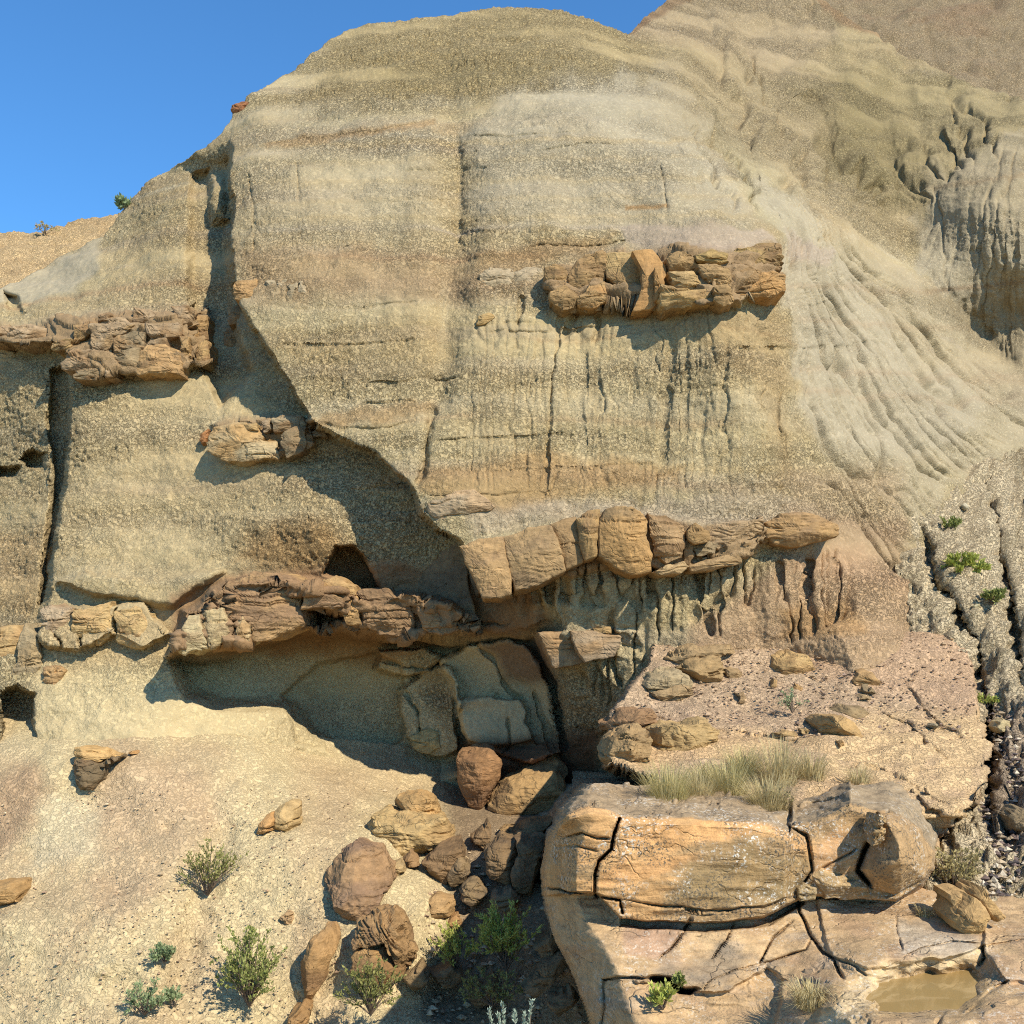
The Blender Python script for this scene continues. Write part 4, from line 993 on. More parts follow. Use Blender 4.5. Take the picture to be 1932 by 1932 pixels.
# --- band of the left buttress
for p_, pr, c1, c2 in [
    (pts('A', 380,1700, 470,1680, 500,1730, 450,1760, 385,1800), .4, BR1, BROWN), (pts('A', 510,1640, 570,1630, 602,1660, 590,1702, 510,1702), .35, PURP, BROWN),
    (pts('A', 470,1705, 640,1662, 700,1700, 592,1765, 582,1860, 480,1830), .4, PURP, BR1), (pts('A', 592,1772, 700,1730, 752,1740, 742,1850, 722,1912, 602,1902), .5, BROWN, GREYB),
    (pts('D', 600,110, 722,100, 732,218, 612,217), .45, GREYB, BROWN), (pts('A', 760,1690, 930,1690, 942,1760, 872,1772, 882,1860, 772,1832), .6, PURP, BROWN),
    (pts('D', 722,172, 762,100, 850,90, 932,130, 934,240, 722,247, 706,230), .75, srgb(190,146,96), BROWN), (pts('A', 890,1600, 980,1600, 992,1682, 930,1702), .35, PURP, BROWN),
    (pts('A', 1000,1650, 1080,1650, 1092,1780, 1030,1772, 990,1702), .45, BR1, BROWN), (pts('A', 940,1762, 990,1762, 1002,1880, 950,1902), .5, BR1, BROWN),
    (pts('D', 1010,90, 1080,60, 1082,180, 1040,192), .45, SAND, BROWN), (pts('D', 310,180, 380,110, 530,120, 542,200, 490,225, 390,222, 320,212), .5, PURP, BROWN),
    (pts('D', 385,220, 540,205, 542,255, 480,272, 380,262), .45, GREYB, BROWN), (pts('A', 40,1712, 150,1692, 240,1722, 242,1790, 100,1802, 30,1782), .3, PURP, BROWN),
    (pts('A', -60,1702, 40,1702, 30,1792, -60,1800), .35, PURP, BROWN), (pts('A', 260,1792, 370,1772, 362,1822, 270,1832), .3, SAND, BROWN),
    (pts('D', -60,120, 70,130, 80,240, -60,252), .5, srgb(202,182,150), GRY), (pts('A', 700,1610, 850,1650, 880,1690, 760,1690, 700,1700), .25, PURP, BROWN),
    (pts('D', 540,215, 580,200, 590,250, 548,262), .35, PURP, BROWN)]:
    cb(p_, pr, .7, col=c1, col2=c2, lam=.03, rough=.07, facet=.05, bevel=.22)
# --- edge of the main face at the same bed
cb(pts('A', 1230,1480, 1340,1462, 1342,1540, 1282,1600, 1226,1560), .25, .6, col=srgb(194,146,94), lam=.03)
for p_ in (pts('A', 1390,1472, 1440,1465, 1452,1520, 1400,1522), pts('A', 1452,1465, 1500,1460, 1502,1530, 1457,1532), pts('A', 1506,1490, 1560,1482, 1562,1580, 1502,1580), pts('A', 1566,1472, 1610,1465, 1612,1570, 1567,1572)):
    cb(p_, .07, .3, col=LILAC, col2=GRY, bulge=.3)
for p_ in (pts('A', 1190,1610, 1250,1590, 1262,1680, 1200,1700), pts('A', 1180,1720, 1240,1700, 1252,1800, 1190,1810), pts('D', 1170,20, 1230,10, 1222,110, 1180,100)):
    cb(p_, .35, .6, col=GREYB, col2=BROWN)
# --- middle left
cb(pts('D', 1080,600, 1120,520, 1300,512, 1350,522, 1372,592, 1440,582, 1446,680, 1300,696, 1160,682, 1090,642), .75, 1.0, col=srgb(186,144,92), col2=srgb(200,176,140), lam=.045, facet=.05)
cb(pts('D', 1280,507, 1340,495, 1352,540, 1280,552), .7, .6, col=SAND)
cb(pts('D', 1420,470, 1480,450, 1580,460, 1602,505, 1490,535, 1430,542), .7, .8, col=GRY, col2=BROWN, bulge=.3, bevel=.3)
cb(pts('D', 1480,552, 1600,512, 1602,620, 1502,680, 1470,602), .72, .9, col=GREYB, col2=BROWN, lam=.025)
cb(pts('D', 1370,490, 1415,480, 1422,530, 1380,547), .6, .5, col=PURP)
cb(pts('D', 1045,562, 1090,530, 1082,602, 1052,612), .5, .4, col=srgb(184,112,56))
cb(pts('D', 1600,540, 1700,535, 1702,570, 1612,580), .25, .4, col=LILAC)
# --- middle ledge
cb(pts('E', 530,922, 640,872, 760,850, 870,930, 850,952, 700,982, 570,1012), .35, .8, col=PINK, col2=LILAC, bulge=.3, bevel=.3)
cb(pts('E', 702,1152, 790,1112, 918,1102, 928,1180, 948,1270, 956,1390, 900,1412, 812,1412, 770,1312, 722,1222), .42, 1.2, col=srgb(178,138,94), col2=srgb(160,124,92), mat=SMOOTH, lam=.012, rough=.025, bevel=.08)
cb(pts('E', 440,1292, 560,1152, 682,1122, 724,1232, 764,1500, 690,1526, 600,1482, 510,1442), .35, 1.2, col=srgb(128,104,84), col2=srgb(110,92,80), mat=SMOOTH, tx=-.004, lam=.01, rough=.03, bevel=.08)
cb(pts('E', 925,1102, 1050,1052, 1168,1042, 1216,1160, 1242,1270, 1100,1342, 984,1372, 962,1302, 940,1180), .40, 1.1, col=srgb(172,136,96), col2=srgb(156,124,92), mat=SMOOTH, lam=.012, rough=.025, bevel=.08)
cb(pts('E', 1172,1032, 1240,1002, 1302,992, 1322,1100, 1342,1220, 1252,1262, 1218,1150), .22, 1.0, col=srgb(160,124,86), mat=SMOOTH, bevel=.1)
cb(pts('E', 1310,1002, 1360,962, 1428,952, 1424,1050, 1414,1190, 1352,1216, 1322,1112), .55, 1.0, col=srgb(170,132,82), col2=srgb(150,112,72), mat=SMOOTH, bulge=.25, bevel=.25)
cb(pts('E', 1440,1002, 1470,952, 1560,936, 1640,962, 1675,1012, 1670,1100, 1700,1182, 1695,1270, 1600,1286, 1530,1262, 1434,1192, 1428,1080), .72, 1.3, col=srgb(186,138,80), col2=srgb(146,116,82), mat=SMOOTH, bulge=.3, bevel=.25, rough=.04)
cb(pts('E', 1682,972, 1780,982, 1870,1042, 1872,1130, 1862,1200, 1780,1232, 1712,1192, 1692,1082), .45, 1.0, col=srgb(166,130,94), col2=BROWN, mat=SMOOTH, bulge=.2, facet=.08)
cb(pts('E', 1720,1277, 1780,1242, 1870,1222, 1897,1252, 1850,1292, 1750,1297), .58, .8, col=srgb(186,152,110), mat=SMOOTH, bulge=.3, bevel=.3)
cb(pts('F', 172,1062, 210,1022, 280,1062, 287,1110, 210,1132, 177,1112), .5, .7, col=srgb(172,130,80), mat=SMOOTH)
cb(pts('F', 200,1132, 290,1112, 332,1132, 312,1180, 220,1192), .3, .5, col=GREYB, facet=.1)
cb(pts('F', 150,1130, 190,1050, 200,1150, 180,1240, 150,1230), .35, .6, col=BROWN, facet=.1)
cb(pts('F', 182,1252, 300,1212, 450,1182, 457,1236, 300,1272, 190,1282), .55, .8, col=srgb(176,140,100), mat=SMOOTH, bulge=.25, bevel=.3)
cb(pts('F', 282,1052, 420,1012, 570,982, 582,1062, 520,1102, 430,1132, 340,1162, 292,1112), .3, .9, col=srgb(172,140,108), col2=PURP, bulge=.2, facet=.05)
cb(pts('F', 592,1022, 680,977, 830,977, 960,1032, 970,1082, 830,1122, 720,1147, 640,1132, 592,1092), .5, 1.2, col=srgb(178,134,84), col2=srgb(154,118,84), mat=SMOOTH, bulge=.3, bevel=.3)
cb(pts('E', 1110,1602, 1270,1592, 1298,1680, 1346,1752, 1190,1782, 1150,1702), .5, .9, col=srgb(170,128,90), col2=PURP, mat=SMOOTH, lam=.015, bevel=.08)
cb(pts('E', 1278,1592, 1390,1592, 1480,1612, 1540,1622, 1500,1722, 1354,1752, 1304,1680), .42, .9, col=srgb(166,126,90), col2=PURP, mat=SMOOTH, lam=.015, bevel=.08)
cb(pts('E', 1395,1577, 1480,1570, 1492,1610, 1400,1617), .5, .4, col=srgb(182,142,90), bulge=.3, bevel=.3)
# --- lip of the cave
LC = srgb(182, 140, 92); LC2 = srgb(150, 112, 84)
for p_, pr, c1, c2 in [
    (pts('D', 882,1682, 960,1562, 982,1512, 1040,1502, 1058,1600, 1088,1680, 960,1712), .2, srgb(204,184,146), srgb(178,150,116)),
    (pts('D', 1046,1502, 1160,1472, 1190,1562, 1180,1642, 1102,1682, 1066,1602), .2, srgb(200,174,132), srgb(178,150,116)),
    (pts('D', 1235,1532, 1270,1512, 1305,1562, 1300,1642, 1250,1662, 1230,1602), .35, srgb(212,188,148), LC),
    (pts('D', 1192,1362, 1330,1282, 1500,1302, 1590,1342, 1570,1472, 1582,1550, 1480,1592, 1322,1622, 1306,1542, 1202,1512), .25, LC, LC2),
    (pts('D', 1596,1342, 1680,1330, 1700,1400, 1790,1420, 1790,1462, 1576,1472), .22, LC, LC2),
    (pts('D', 1685,1322, 1760,1297, 1830,1342, 1868,1402, 1700,1402), .3, LC, srgb(196,154,98)),
    (pts('D', 1795,1462, 1868,1406, 1890,1552, 1810,1552), .3, srgb(200,150,90), LC),
    (pts('E', 152,1382, 300,1372, 420,1442, 462,1592, 340,1622, 182,1552), .15, LC2, srgb(120,86,62)),
    (pts('E', 470,1440, 560,1480, 700,1560, 640,1600, 500,1580), .1, LC2, LC),
    (pts('D', 202,1482, 260,1452, 360,1472, 360,1622, 270,1652, 210,1602), .3, srgb(188,162,140), srgb(172,140,112)),
    (pts('D', 368,1472, 580,1432, 586,1600, 510,1652, 372,1602), .22, srgb(204,168,114), srgb(192,152,102)),
    (pts('D', 592,1482, 700,1462, 770,1502, 740,1682, 602,1642), .2, srgb(204,170,116), srgb(186,144,98)),
    (pts('D', 130,1562, 190,1642, 202,1762, 150,1872, 40,1872, 60,1782), .4, GRY, srgb(180,150,110)),
    (pts('D', 220,1782, 290,1772, 330,1802, 282,1892, 226,1912), .35, srgb(184,142,96), LC2),
    (pts('D', -60,1600, 60,1560, 120,1620, 60,1760, -60,1790), .3, srgb(196,160,110), LC)]:
    cb(p_, pr, .9, col=c1, col2=c2, lam=.03, rough=.05, facet=.04, bevel=.12)
# --- rocks set in the cave wall
cb(pts('H', 430,432, 500,395, 580,402, 586,480, 530,516, 450,492), .5, .6, col=srgb(206,182,128), bulge=.35, bevel=.35, rough=.08)
cb(pts('B', 780,1690, 800,1650, 850,1638, 876,1655, 840,1685, 790,1702), .25, .4, col=srgb(190,152,96), bulge=.3)
cb(pts('A', 1212,560, 1232,538, 1296,530, 1298,560, 1250,600, 1216,590), .6, .6, col=srgb(160,84,44), col2=srgb(120,62,36), facet=.1)

# ================================================================== LOOSE BOULDERS (each a thing)
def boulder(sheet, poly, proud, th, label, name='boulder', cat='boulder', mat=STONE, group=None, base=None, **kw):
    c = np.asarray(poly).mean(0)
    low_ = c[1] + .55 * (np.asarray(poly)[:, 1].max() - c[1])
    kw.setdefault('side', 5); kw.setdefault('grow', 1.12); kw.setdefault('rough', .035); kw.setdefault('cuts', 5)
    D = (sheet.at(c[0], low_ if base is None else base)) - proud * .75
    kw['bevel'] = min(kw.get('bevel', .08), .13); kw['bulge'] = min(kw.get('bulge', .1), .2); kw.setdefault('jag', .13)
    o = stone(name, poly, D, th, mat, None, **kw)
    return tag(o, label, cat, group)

boulder(T, pts('H', 690,502, 760,480, 860,500, 892,562, 880,662, 842,762, 790,802, 742,762, 692,622), 1.5, .7, 'brown petal-shaped slab leaning at the back of the shaded hollow', name='leaning_rock', col=srgb(150,100,64), col2=srgb(120,78,54), rough=.05, lam=.01, ty=.002)
boulder(T, pts('H', 860,742, 950,652, 1060,600, 1170,548, 1252,640, 1230,702, 1242,800, 1150,852, 960,892, 872,862), .35, 1.1, 'big cracked tan boulder perched at the mouth of the shaded hollow', col=srgb(176,136,88), col2=srgb(148,112,76), facet=.12, rough=.06)
boulder(T, pts('H', 910,942, 980,960, 1100,892, 1180,882, 1082,976, 982,987), .45, .8, 'thin brown slab wedged under the big cracked boulder', name='flat_rock', cat='rock', col=srgb(150,114,76))
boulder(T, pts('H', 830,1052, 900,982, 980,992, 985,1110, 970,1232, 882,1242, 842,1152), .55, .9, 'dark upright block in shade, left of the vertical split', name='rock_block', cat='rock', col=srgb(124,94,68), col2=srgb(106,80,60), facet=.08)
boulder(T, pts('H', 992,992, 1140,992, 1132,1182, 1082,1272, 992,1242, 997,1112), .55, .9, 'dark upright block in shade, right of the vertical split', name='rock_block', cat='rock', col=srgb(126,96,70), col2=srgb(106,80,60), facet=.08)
boulder(T, pts('H', 1165,402, 1200,292, 1260,292, 1287,372, 1287,482, 1222,572, 1180,502), 1.6, .4, 'narrow upright slab catching the sun inside the shaded hollow', name='standing_rock', cat='rock', col=srgb(176,126,84), col2=srgb(150,104,70), lam=.02)
boulder(T, pts('H', 200,922, 280,852, 420,842, 560,872, 642,962, 600,1052, 480,1082, 300,1012, 220,1012), .30, 1.0, 'pale lumpy hoodoo base under a rounded cap on the slope', name='hoodoo_base', cat='rock', col=srgb(200,166,112), col2=srgb(180,142,92), rough=.1, bulge=.3, bevel=.3, lam=.03)
boulder(T, pts('H', 340,812, 370,752, 460,735, 540,762, 577,832, 520,872, 420,852), .22, .7, 'rounded tan capstone sitting on the pale hoodoo base', name='capstone', cat='rock', col=srgb(198,152,94), rough=.06, bulge=.35, bevel=.35, base=1590, lam=.03)
boulder(T, np.array([(588,1742),(600,1682),(640,1622),(664,1604),(700,1618),(722,1650),(738,1692),(704,1724),(660,1744),(622,1764)]), .25, .9, 'purple-brown weathered boulder half buried below the hoodoo', col=srgb(168,126,92), col2=srgb(138,104,88), rough=.07, bulge=.25, bevel=.25, facet=.05, ty=-.003)
boulder(T, pts('H', 500,1102, 600,1012, 690,992, 692,1140, 642,1232, 562,1192), .35, .8, 'dark shaded boulder right of the hoodoo base', col=srgb(126,92,66), bulge=.3)
boulder(T, pts('H', 390,1072, 430,1032, 470,1112, 420,1132), .25, .35, 'small pointed brown rock leaning against the hoodoo base', name='small_rock', cat='rock', col=srgb(160,118,80))
boulder(T, pts('H', 330,1102, 380,1082, 402,1142, 352,1162), .2, .3, 'small pale wedge rock between hoodoo and purple boulder', name='small_rock', cat='rock', col=srgb(192,160,116))
boulder(T, pts('H', 750,962, 830,872, 852,962, 830,1032, 762,1012), .3, .5, 'dark angular rock left of the big cracked boulder', name='small_rock', cat='rock', col=srgb(132,98,70), facet=.08)
boulder(T, pts('H', 112,1702, 128,1602, 200,1512, 330,1562, 372,1702, 250,1802), .45, .8, 'orange-brown boulder beneath the curved fossil-wood slab', col=srgb(172,128,78), col2=srgb(150,108,66), bulge=.3, bevel=.3)
boulder(T, pts('H', 135,1545, 160,1442, 250,1372, 330,1400, 390,1460, 440,1562, 430,1662, 372,1662, 340,1560, 290,1480, 240,1450, 190,1480), .62, .7, 'curved hooded slab like fossil wood with splintered grain', name='curved_rock', cat='rock', col=srgb(158,118,78), col2=srgb(128,94,66), lam=.05, dip=1.5, rough=.06)
boulder(T, pts('H', 500,1312, 560,1282, 660,1312, 652,1382, 530,1382), .2, .5, 'low tan rock on the slope above the bright fern-like shrub', name='small_rock', cat='rock', col=srgb(190,146,96), bulge=.3)
boulder(T, pts('H', 620,1400, 680,1370, 700,1420, 640,1450), .15, .3, 'small orange rock just left of the yellow-green shrub', name='small_rock', cat='rock', col=srgb(184,132,80))
boulder(T, pts('G', 1560,1642, 1600,1542, 1690,1442, 1740,1432, 1742,1562, 1692,1702, 1622,1822, 1580,1832, 1558,1742), .4, .45, 'tall orange-brown slab standing on edge low on the slope', name='standing_rock', cat='rock', col=srgb(178,132,82), col2=srgb(150,108,72), rough=.03, lam=.008, mat=SMOOTH, tx=.003)
boulder(T, pts('G', 1360,882, 1420,832, 1421,940, 1340,946), .12, .35, 'left orange half of the split stone on the open slope', name='split_stone', cat='rock', col=srgb(206,150,88), mat=SMOOTH, rough=.03)
boulder(T, pts('G', 1430,832, 1550,772, 1562,882, 1502,936, 1429,940), .14, .4, 'right pale half of the split stone on the open slope', name='split_stone', cat='rock', col=srgb(200,164,112), mat=SMOOTH, rough=.03)
boulder(T, pts('G', -60,1212, 60,1212, 80,1252, 70,1322, -60,1332), .2, .5, 'tan boulder at the left edge of the slope', col=srgb(186,140,84))
boulder(T, pts('G', 350,562, 480,562, 600,542, 530,602, 520,652, 450,702, 400,712, 380,642), .22, .6, 'dark charred-looking ironstone lump under a yellow crust', name='ironstone_lump', cat='rock', col=srgb(92,76,62), col2=srgb(150,100,60), facet=.2, rough=.12)
boulder(T, pts('G', 355,502, 480,500, 622,536, 500,562, 350,562), .26, .5, 'crumbly yellow-orange crust lying over the dark ironstone', name='crust_rock', cat='rock', col=srgb(212,166,104), lam=.04, base=1445)
boulder(T, pts('G', 665,512, 700,502, 712,516, 690,530, 662,524), .06, .2, 'little orange pebble right of the yellow crust', name='pebble', cat='pebble', col=srgb(208,150,88))
boulder(T, pts('G', 1470,1380, 1500,1350, 1540,1370, 1530,1410, 1490,1415), .08, .3, 'small pinkish stone uphill of the tall standing slab', name='small_rock', cat='rock', col=srgb(196,156,116))
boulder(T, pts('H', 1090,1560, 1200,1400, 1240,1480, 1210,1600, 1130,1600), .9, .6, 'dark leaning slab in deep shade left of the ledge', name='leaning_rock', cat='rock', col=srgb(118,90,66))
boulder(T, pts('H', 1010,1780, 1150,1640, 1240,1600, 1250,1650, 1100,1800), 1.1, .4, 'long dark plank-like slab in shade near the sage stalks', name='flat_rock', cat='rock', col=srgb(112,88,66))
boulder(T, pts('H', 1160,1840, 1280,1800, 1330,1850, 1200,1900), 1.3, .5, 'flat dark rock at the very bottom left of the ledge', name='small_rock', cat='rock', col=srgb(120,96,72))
boulder(T, pts('G', 1505,1915, 1560,1870, 1600,1890, 1590,1960, 1500,1990), .3, .5, 'rounded brown rock cut by the bottom edge below the standing slab', name='small_rock', cat='rock', col=srgb(170,124,76))

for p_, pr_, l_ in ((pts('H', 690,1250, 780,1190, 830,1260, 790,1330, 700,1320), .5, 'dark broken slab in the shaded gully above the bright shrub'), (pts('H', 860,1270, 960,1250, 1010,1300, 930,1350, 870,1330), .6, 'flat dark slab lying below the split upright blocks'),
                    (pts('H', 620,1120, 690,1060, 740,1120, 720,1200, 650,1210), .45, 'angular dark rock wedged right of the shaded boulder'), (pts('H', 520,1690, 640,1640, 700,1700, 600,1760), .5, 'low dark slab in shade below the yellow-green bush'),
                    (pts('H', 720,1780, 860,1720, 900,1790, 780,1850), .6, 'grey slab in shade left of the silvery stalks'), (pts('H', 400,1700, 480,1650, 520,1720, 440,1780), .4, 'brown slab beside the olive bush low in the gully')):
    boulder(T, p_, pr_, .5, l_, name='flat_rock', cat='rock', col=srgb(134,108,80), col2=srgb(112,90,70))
# on the platform
def pb(p, proud, th, label, **kw): return boulder(Pf, p, proud, th, label, **kw)
pb(pts('F', 630,1792, 652,1722, 722,1692, 800,1722, 850,1792, 832,1842, 740,1832), .05, .8, 'rounded tan concretion boulder in the middle of the platform', col=srgb(198,158,102), col2=srgb(176,134,84), bulge=.4, bevel=.4)
pb(pts('I', 875,362, 910,332, 1000,330, 1110,370, 1122,432, 1082,466, 990,467, 910,432), .12, .8, 'loaf-shaped tan boulder tilted over its shadow near the grass', col=srgb(196,152,94), col2=srgb(172,134,90), bulge=.3, bevel=.35, lam=.02, dip=-.3)
pb(pts('I', 960,452, 985,448, 1000,475, 972,484), .1, .15, 'tiny prop stone under the loaf-shaped boulder', name='pebble', cat='pebble', col=srgb(184,140,88))
pb(pts('I', 940,292, 1000,262, 1080,272, 1140,322, 1050,340, 960,322), .02, .5, 'flat grey-brown layered slab behind the loaf-shaped boulder', name='flat_rock', cat='rock', col=srgb(150,124,92), lam=.04)
pb(pts('I', 1050,132, 1090,70, 1160,92, 1192,150, 1160,182, 1070,167), .05, .5, 'brown rock on top of a small stack on the right platform', name='small_rock', cat='rock', col=srgb(176,134,86), lam=.03)
pb(pts('I', 1085,184, 1162,180, 1152,206, 1092,204), .1, .4, 'thin grey plate under the brown rock of the right stack', name='rock_plate', cat='rock', col=srgb(140,118,94), lam=.03)
pb(pts('I', 1060,216, 1130,210, 1140,235, 1070,238), .08, .3, 'lowest small plate of the stack on the right platform', name='rock_plate', cat='rock', col=srgb(158,130,98))
pb(pts('F', 200,1572, 250,1512, 300,1512, 317,1570, 270,1600, 210,1592), .2, .4, 'upper pale stone of the small pile near the cliff foot', name='small_rock', cat='rock', col=srgb(208,166,106), bulge=.3, facet=.08)
pb(pts('F', 185,1622, 230,1592, 287,1602, 282,1642, 200,1657), .12, .4, 'lower tan stone of the small pile near the cliff foot', name='small_rock', cat='rock', col=srgb(200,154,94), facet=.08)
pb(pts('E', 1780,1530, 1800,1490, 1830,1520, 1826,1550, 1790,1555), .1, .3, 'small pointed pale rock left of the stone pile', name='small_rock', cat='rock', col=srgb(204,166,108))
pb(pts('E', 1640,1560, 1660,1510, 1690,1500, 1700,1540, 1790,1560, 1700,1575), .1, .3, 'jagged orange rock chip at the cliff foot', name='small_rock', cat='rock', col=srgb(192,140,86), facet=.1)
pb(pts('F', 40,1762, 120,1692, 195,1662, 400,1660, 432,1702, 200,1732, 100,1790), .2, .9, 'broad layered grey-brown slab below the stone pile', name='flat_rock', cat='rock', col=srgb(166,134,98), lam=.03, facet=.05)
pb(pts('F', 130,1792, 200,1742, 330,1740, 382,1802, 342,1872, 250,1862), .25, .8, 'rough layered rock overhanging a shadow below the broad slab', name='flat_rock', cat='rock', col=srgb(172,136,92), lam=.04, bulge=.25)
pb(pts('F', 370,1790, 440,1790, 475,1830, 420,1850, 375,1840), .1, .5, 'low brown rock right of the rough layered rock', name='small_rock', cat='rock', col=srgb(168,134,96))
pb(pts('I', 600,172, 630,122, 647,150, 632,182), .05, .2, 'small upright tan stone between platform boulders', name='small_rock', cat='rock', col=srgb(200,154,98))
pb(pts('I', 720,177, 750,150, 792,177, 750,190), .05, .3, 'small orange stone below the rounded concretion', name='small_rock', cat='rock', col=srgb(200,148,90))
pb(pts('I', 635,412, 700,395, 760,408, 742,437, 640,437), .06, .3, 'flat tan stone left of the loaf-shaped boulder', name='small_rock', cat='rock', col=srgb(184,146,96), lam=.02)
pb(pts('I', 770,392, 800,385, 824,402, 810,416, 775,414), .06, .2, 'little tan stone close beside the loaf-shaped boulder', name='small_rock', cat='rock', col=srgb(190,154,106))
pb(pts('I', 1440,377, 1470,360, 1502,380, 1470,400), .06, .25, 'grey rounded cobble alone on the pale right platform', name='cobble', cat='rock', col=srgb(150,138,120), bulge=.4, bevel=.4)
pb(pts('I', 425,200, 470,196, 474,250, 430,256, 440,225), .04, .25, 'small pile of dark chips left of the dry sprig', name='small_rock', cat='rock', col=srgb(142,112,84), lam=.05, facet=.1)
for p_, l_, c_1 in [(pts('H', 1450,522, 1482,452, 1650,382, 1702,422, 1702,560, 1602,602, 1482,592), 'weathered brown boulder at the left rim of the platform', srgb(170,134,92)),
             (pts('H', 1702,412, 1800,382, 1990,372, 2060,420, 2000,520, 1850,560, 1712,560), 'long low brown ledge rock behind the ledge grass', srgb(190,154,102)),
             (pts('H', 1450,372, 1550,310, 1700,300, 1720,360, 1600,400, 1470,420), 'rust-stained layered rock above the rim boulder', srgb(164,118,84)),
             (pts('H', 1600,210, 1700,110, 1820,80, 1932,150, 1900,240, 1720,240), 'grey rounded outcrop at the left of the platform', srgb(176,154,124)),
             (pts('I', 0,200, 100,170, 240,170, 250,230, 120,250, 20,240), 'low brown outcrop below the rough layered rock', srgb(166,134,98))]:
    pb(p_, .15, 1.0, l_, name='outcrop_rock', cat='rock', col=c_1, lam=.04, rough=.07, bulge=.25, bevel=.22, facet=.06)

# right gully stones
def gb(p, proud, th, label, **kw): return boulder(Gy, p, proud, th, label, **kw)
gb(pts('F', 1580,1632, 1620,1592, 1662,1622, 1662,1692, 1632,1706, 1592,1672), .25, .5, 'smooth pale grey boulder at the head of the gully', col=srgb(196,192,180), col2=srgb(170,166,154), bulge=.4, bevel=.4)
gb(pts('F', 1610,930, 1640,915, 1650,940, 1625,955), .1, .25, 'small white stone high in the right gully', name='small_rock', cat='rock', col=srgb(206,196,178))
gb(pts('F', 1670,1460, 1700,1435, 1722,1470, 1700,1490), .15, .25, 'cream stone right of the pale grey gully boulder', name='small_rock', cat='rock', col=srgb(214,200,168))
gb(pts('I', 1880,180, 1915,160, 1935,180, 1910,200), .1, .25, 'yellowish cobble at the right edge of the gully', name='cobble', cat='rock', col=srgb(214,186,132))
gb(pts('I', 1800,380, 1840,335, 1880,370, 1860,410, 1815,410), .15, .3, 'cream cobble low in the right gully', name='cobble', cat='rock', col=srgb(204,182,140))
gb(pts('I', 1890,860, 1940,810, 1990,840, 1980,960, 1900,930), .2, .4, 'grey-brown rock at the right edge below the gully', name='small_rock', cat='rock', col=srgb(156,132,104))

# ================================================================== SANDSTONE LEDGE
def lg(name, p, D, th, mat=LICHEN, **kw):
    kw.setdefault('cuts', 1); kw.setdefault('ridge', .15); kw.setdefault('rough', .03)
    return stone(name, p, D, th, mat, ledge, **kw)
lg('chip', pts('I', 1146,1002, 1154,932, 1178,838, 1208,852, 1212,920, 1195,1002), 8.0, .3, col=srgb(186,144,92), col2=srgb(200,160,104), rough=.02, bevel=.05)
lg('nodule', pts('I', 760,1232, 800,1205, 860,1232, 852,1290, 770,1302), 8.2, .5, col=srgb(190,160,116), bulge=.3, bevel=.2, mat=LICHEN2)
lg('layered_block', pts('I', 820,1172, 870,1122, 1000,1162, 1130,1232, 1150,1282, 1020,1302, 900,1282), 8.22, 1.0, mat=LICHEN2, col=srgb(188,152,108), col2=srgb(170,140,104), lam=.02, bulge=.12, bevel=.08)

# tilted block at right
tb = bpy.data.objects.new('tilted_block', None); COL.objects.link(tb)
tag(tb, 'split tan sandstone block tipped on its corner beside the puddle shelf', 'rock')
stone('main_piece', pts('I', 1572,1402, 1680,1275, 1790,1412, 1702,1522, 1602,1452), 7.75, .5, SMOOTH, tb, col=srgb(206,162,100), col2=srgb(190,148,94), bevel=.06, rough=.025, lam=.008)
stone('split_piece', pts('I', 1690,1268, 1732,1222, 1845,1382, 1802,1412), 7.8, .45, SMOOTH, tb, col=srgb(200,156,98), bevel=.08, rough=.03)
stone('side_piece', pts('I', 1560,1262, 1650,1252, 1684,1262, 1576,1392), 7.95, .4, SMOOTH, tb, col=srgb(196,156,104), bevel=.1, rough=.03)

# ================================================================== GRAVEL (stuff)
def rubble(name, sheet, spots, label, cols_, parent=None):
    vs_, fs_, cs_ = [], [], []
    base = np.array([(1,0,0),(-1,0,0),(0,1,0),(0,-1,0),(0,0,1),(0,0,-1)], float)
    tri = [(0,2,4),(2,1,4),(1,3,4),(3,0,4),(2,0,5),(1,2,5),(3,1,5),(0,3,5)]
    k = 0
    for (x, y, s) in spots:
        D = sheet.at(x, y)
        c = unproj(x, y, D - 0.01)
        v = base * rr.uniform(0.6, 1.3, (6, 3)) * np.array([s, s, s * rr.uniform(.45, .8)])
        a = rr.uniform(0, 6.28); R_ = np.array([[math.cos(a), -math.sin(a), 0], [math.sin(a), math.cos(a), 0], [0, 0, 1]])
        v = v @ R_.T + c
        vs_.append(v); fs_ += [(q[0] + k, q[1] + k, q[2] + k) for q in tri]; k += 6
        cs_.append(np.tile(cols_[rr.integers(len(cols_))] * rr.uniform(.7, 1.15), (6, 1)))
    o = mesh_obj(name, np.vstack(vs_), fs_, STONE, parent, np.vstack(cs_), smooth=False)
    return tag(o, label, 'gravel', kind='stuff')
sp = []
while len(sp) < 1500:
    x, y = rr.uniform(1200, 1840), rr.uniform(1190, 1400)
    if edge_ok := (x < 1840 and x > 1270 - (y - 1190) * .5): sp.append((x, y, rr.uniform(.008, .026) * (1.8 if rr.random() < .06 else 1)))
rubble('gravel', Pf, sp, 'loose brown stone chips scattered over the platform', [srgb(176,146,110), srgb(160,130,98), srgb(196,164,120), srgb(140,116,96)])
sp = [(rr.uniform(1835, 1950), rr.uniform(1280, 1700), rr.uniform(.012, .05)) for _ in range(700)]
rubble('gully_rubble', Gy, sp, 'dark and pale rubble lying in the right gully', [srgb(120,100,88), srgb(172,150,116), srgb(196,180,150), srgb(90,80,76)])
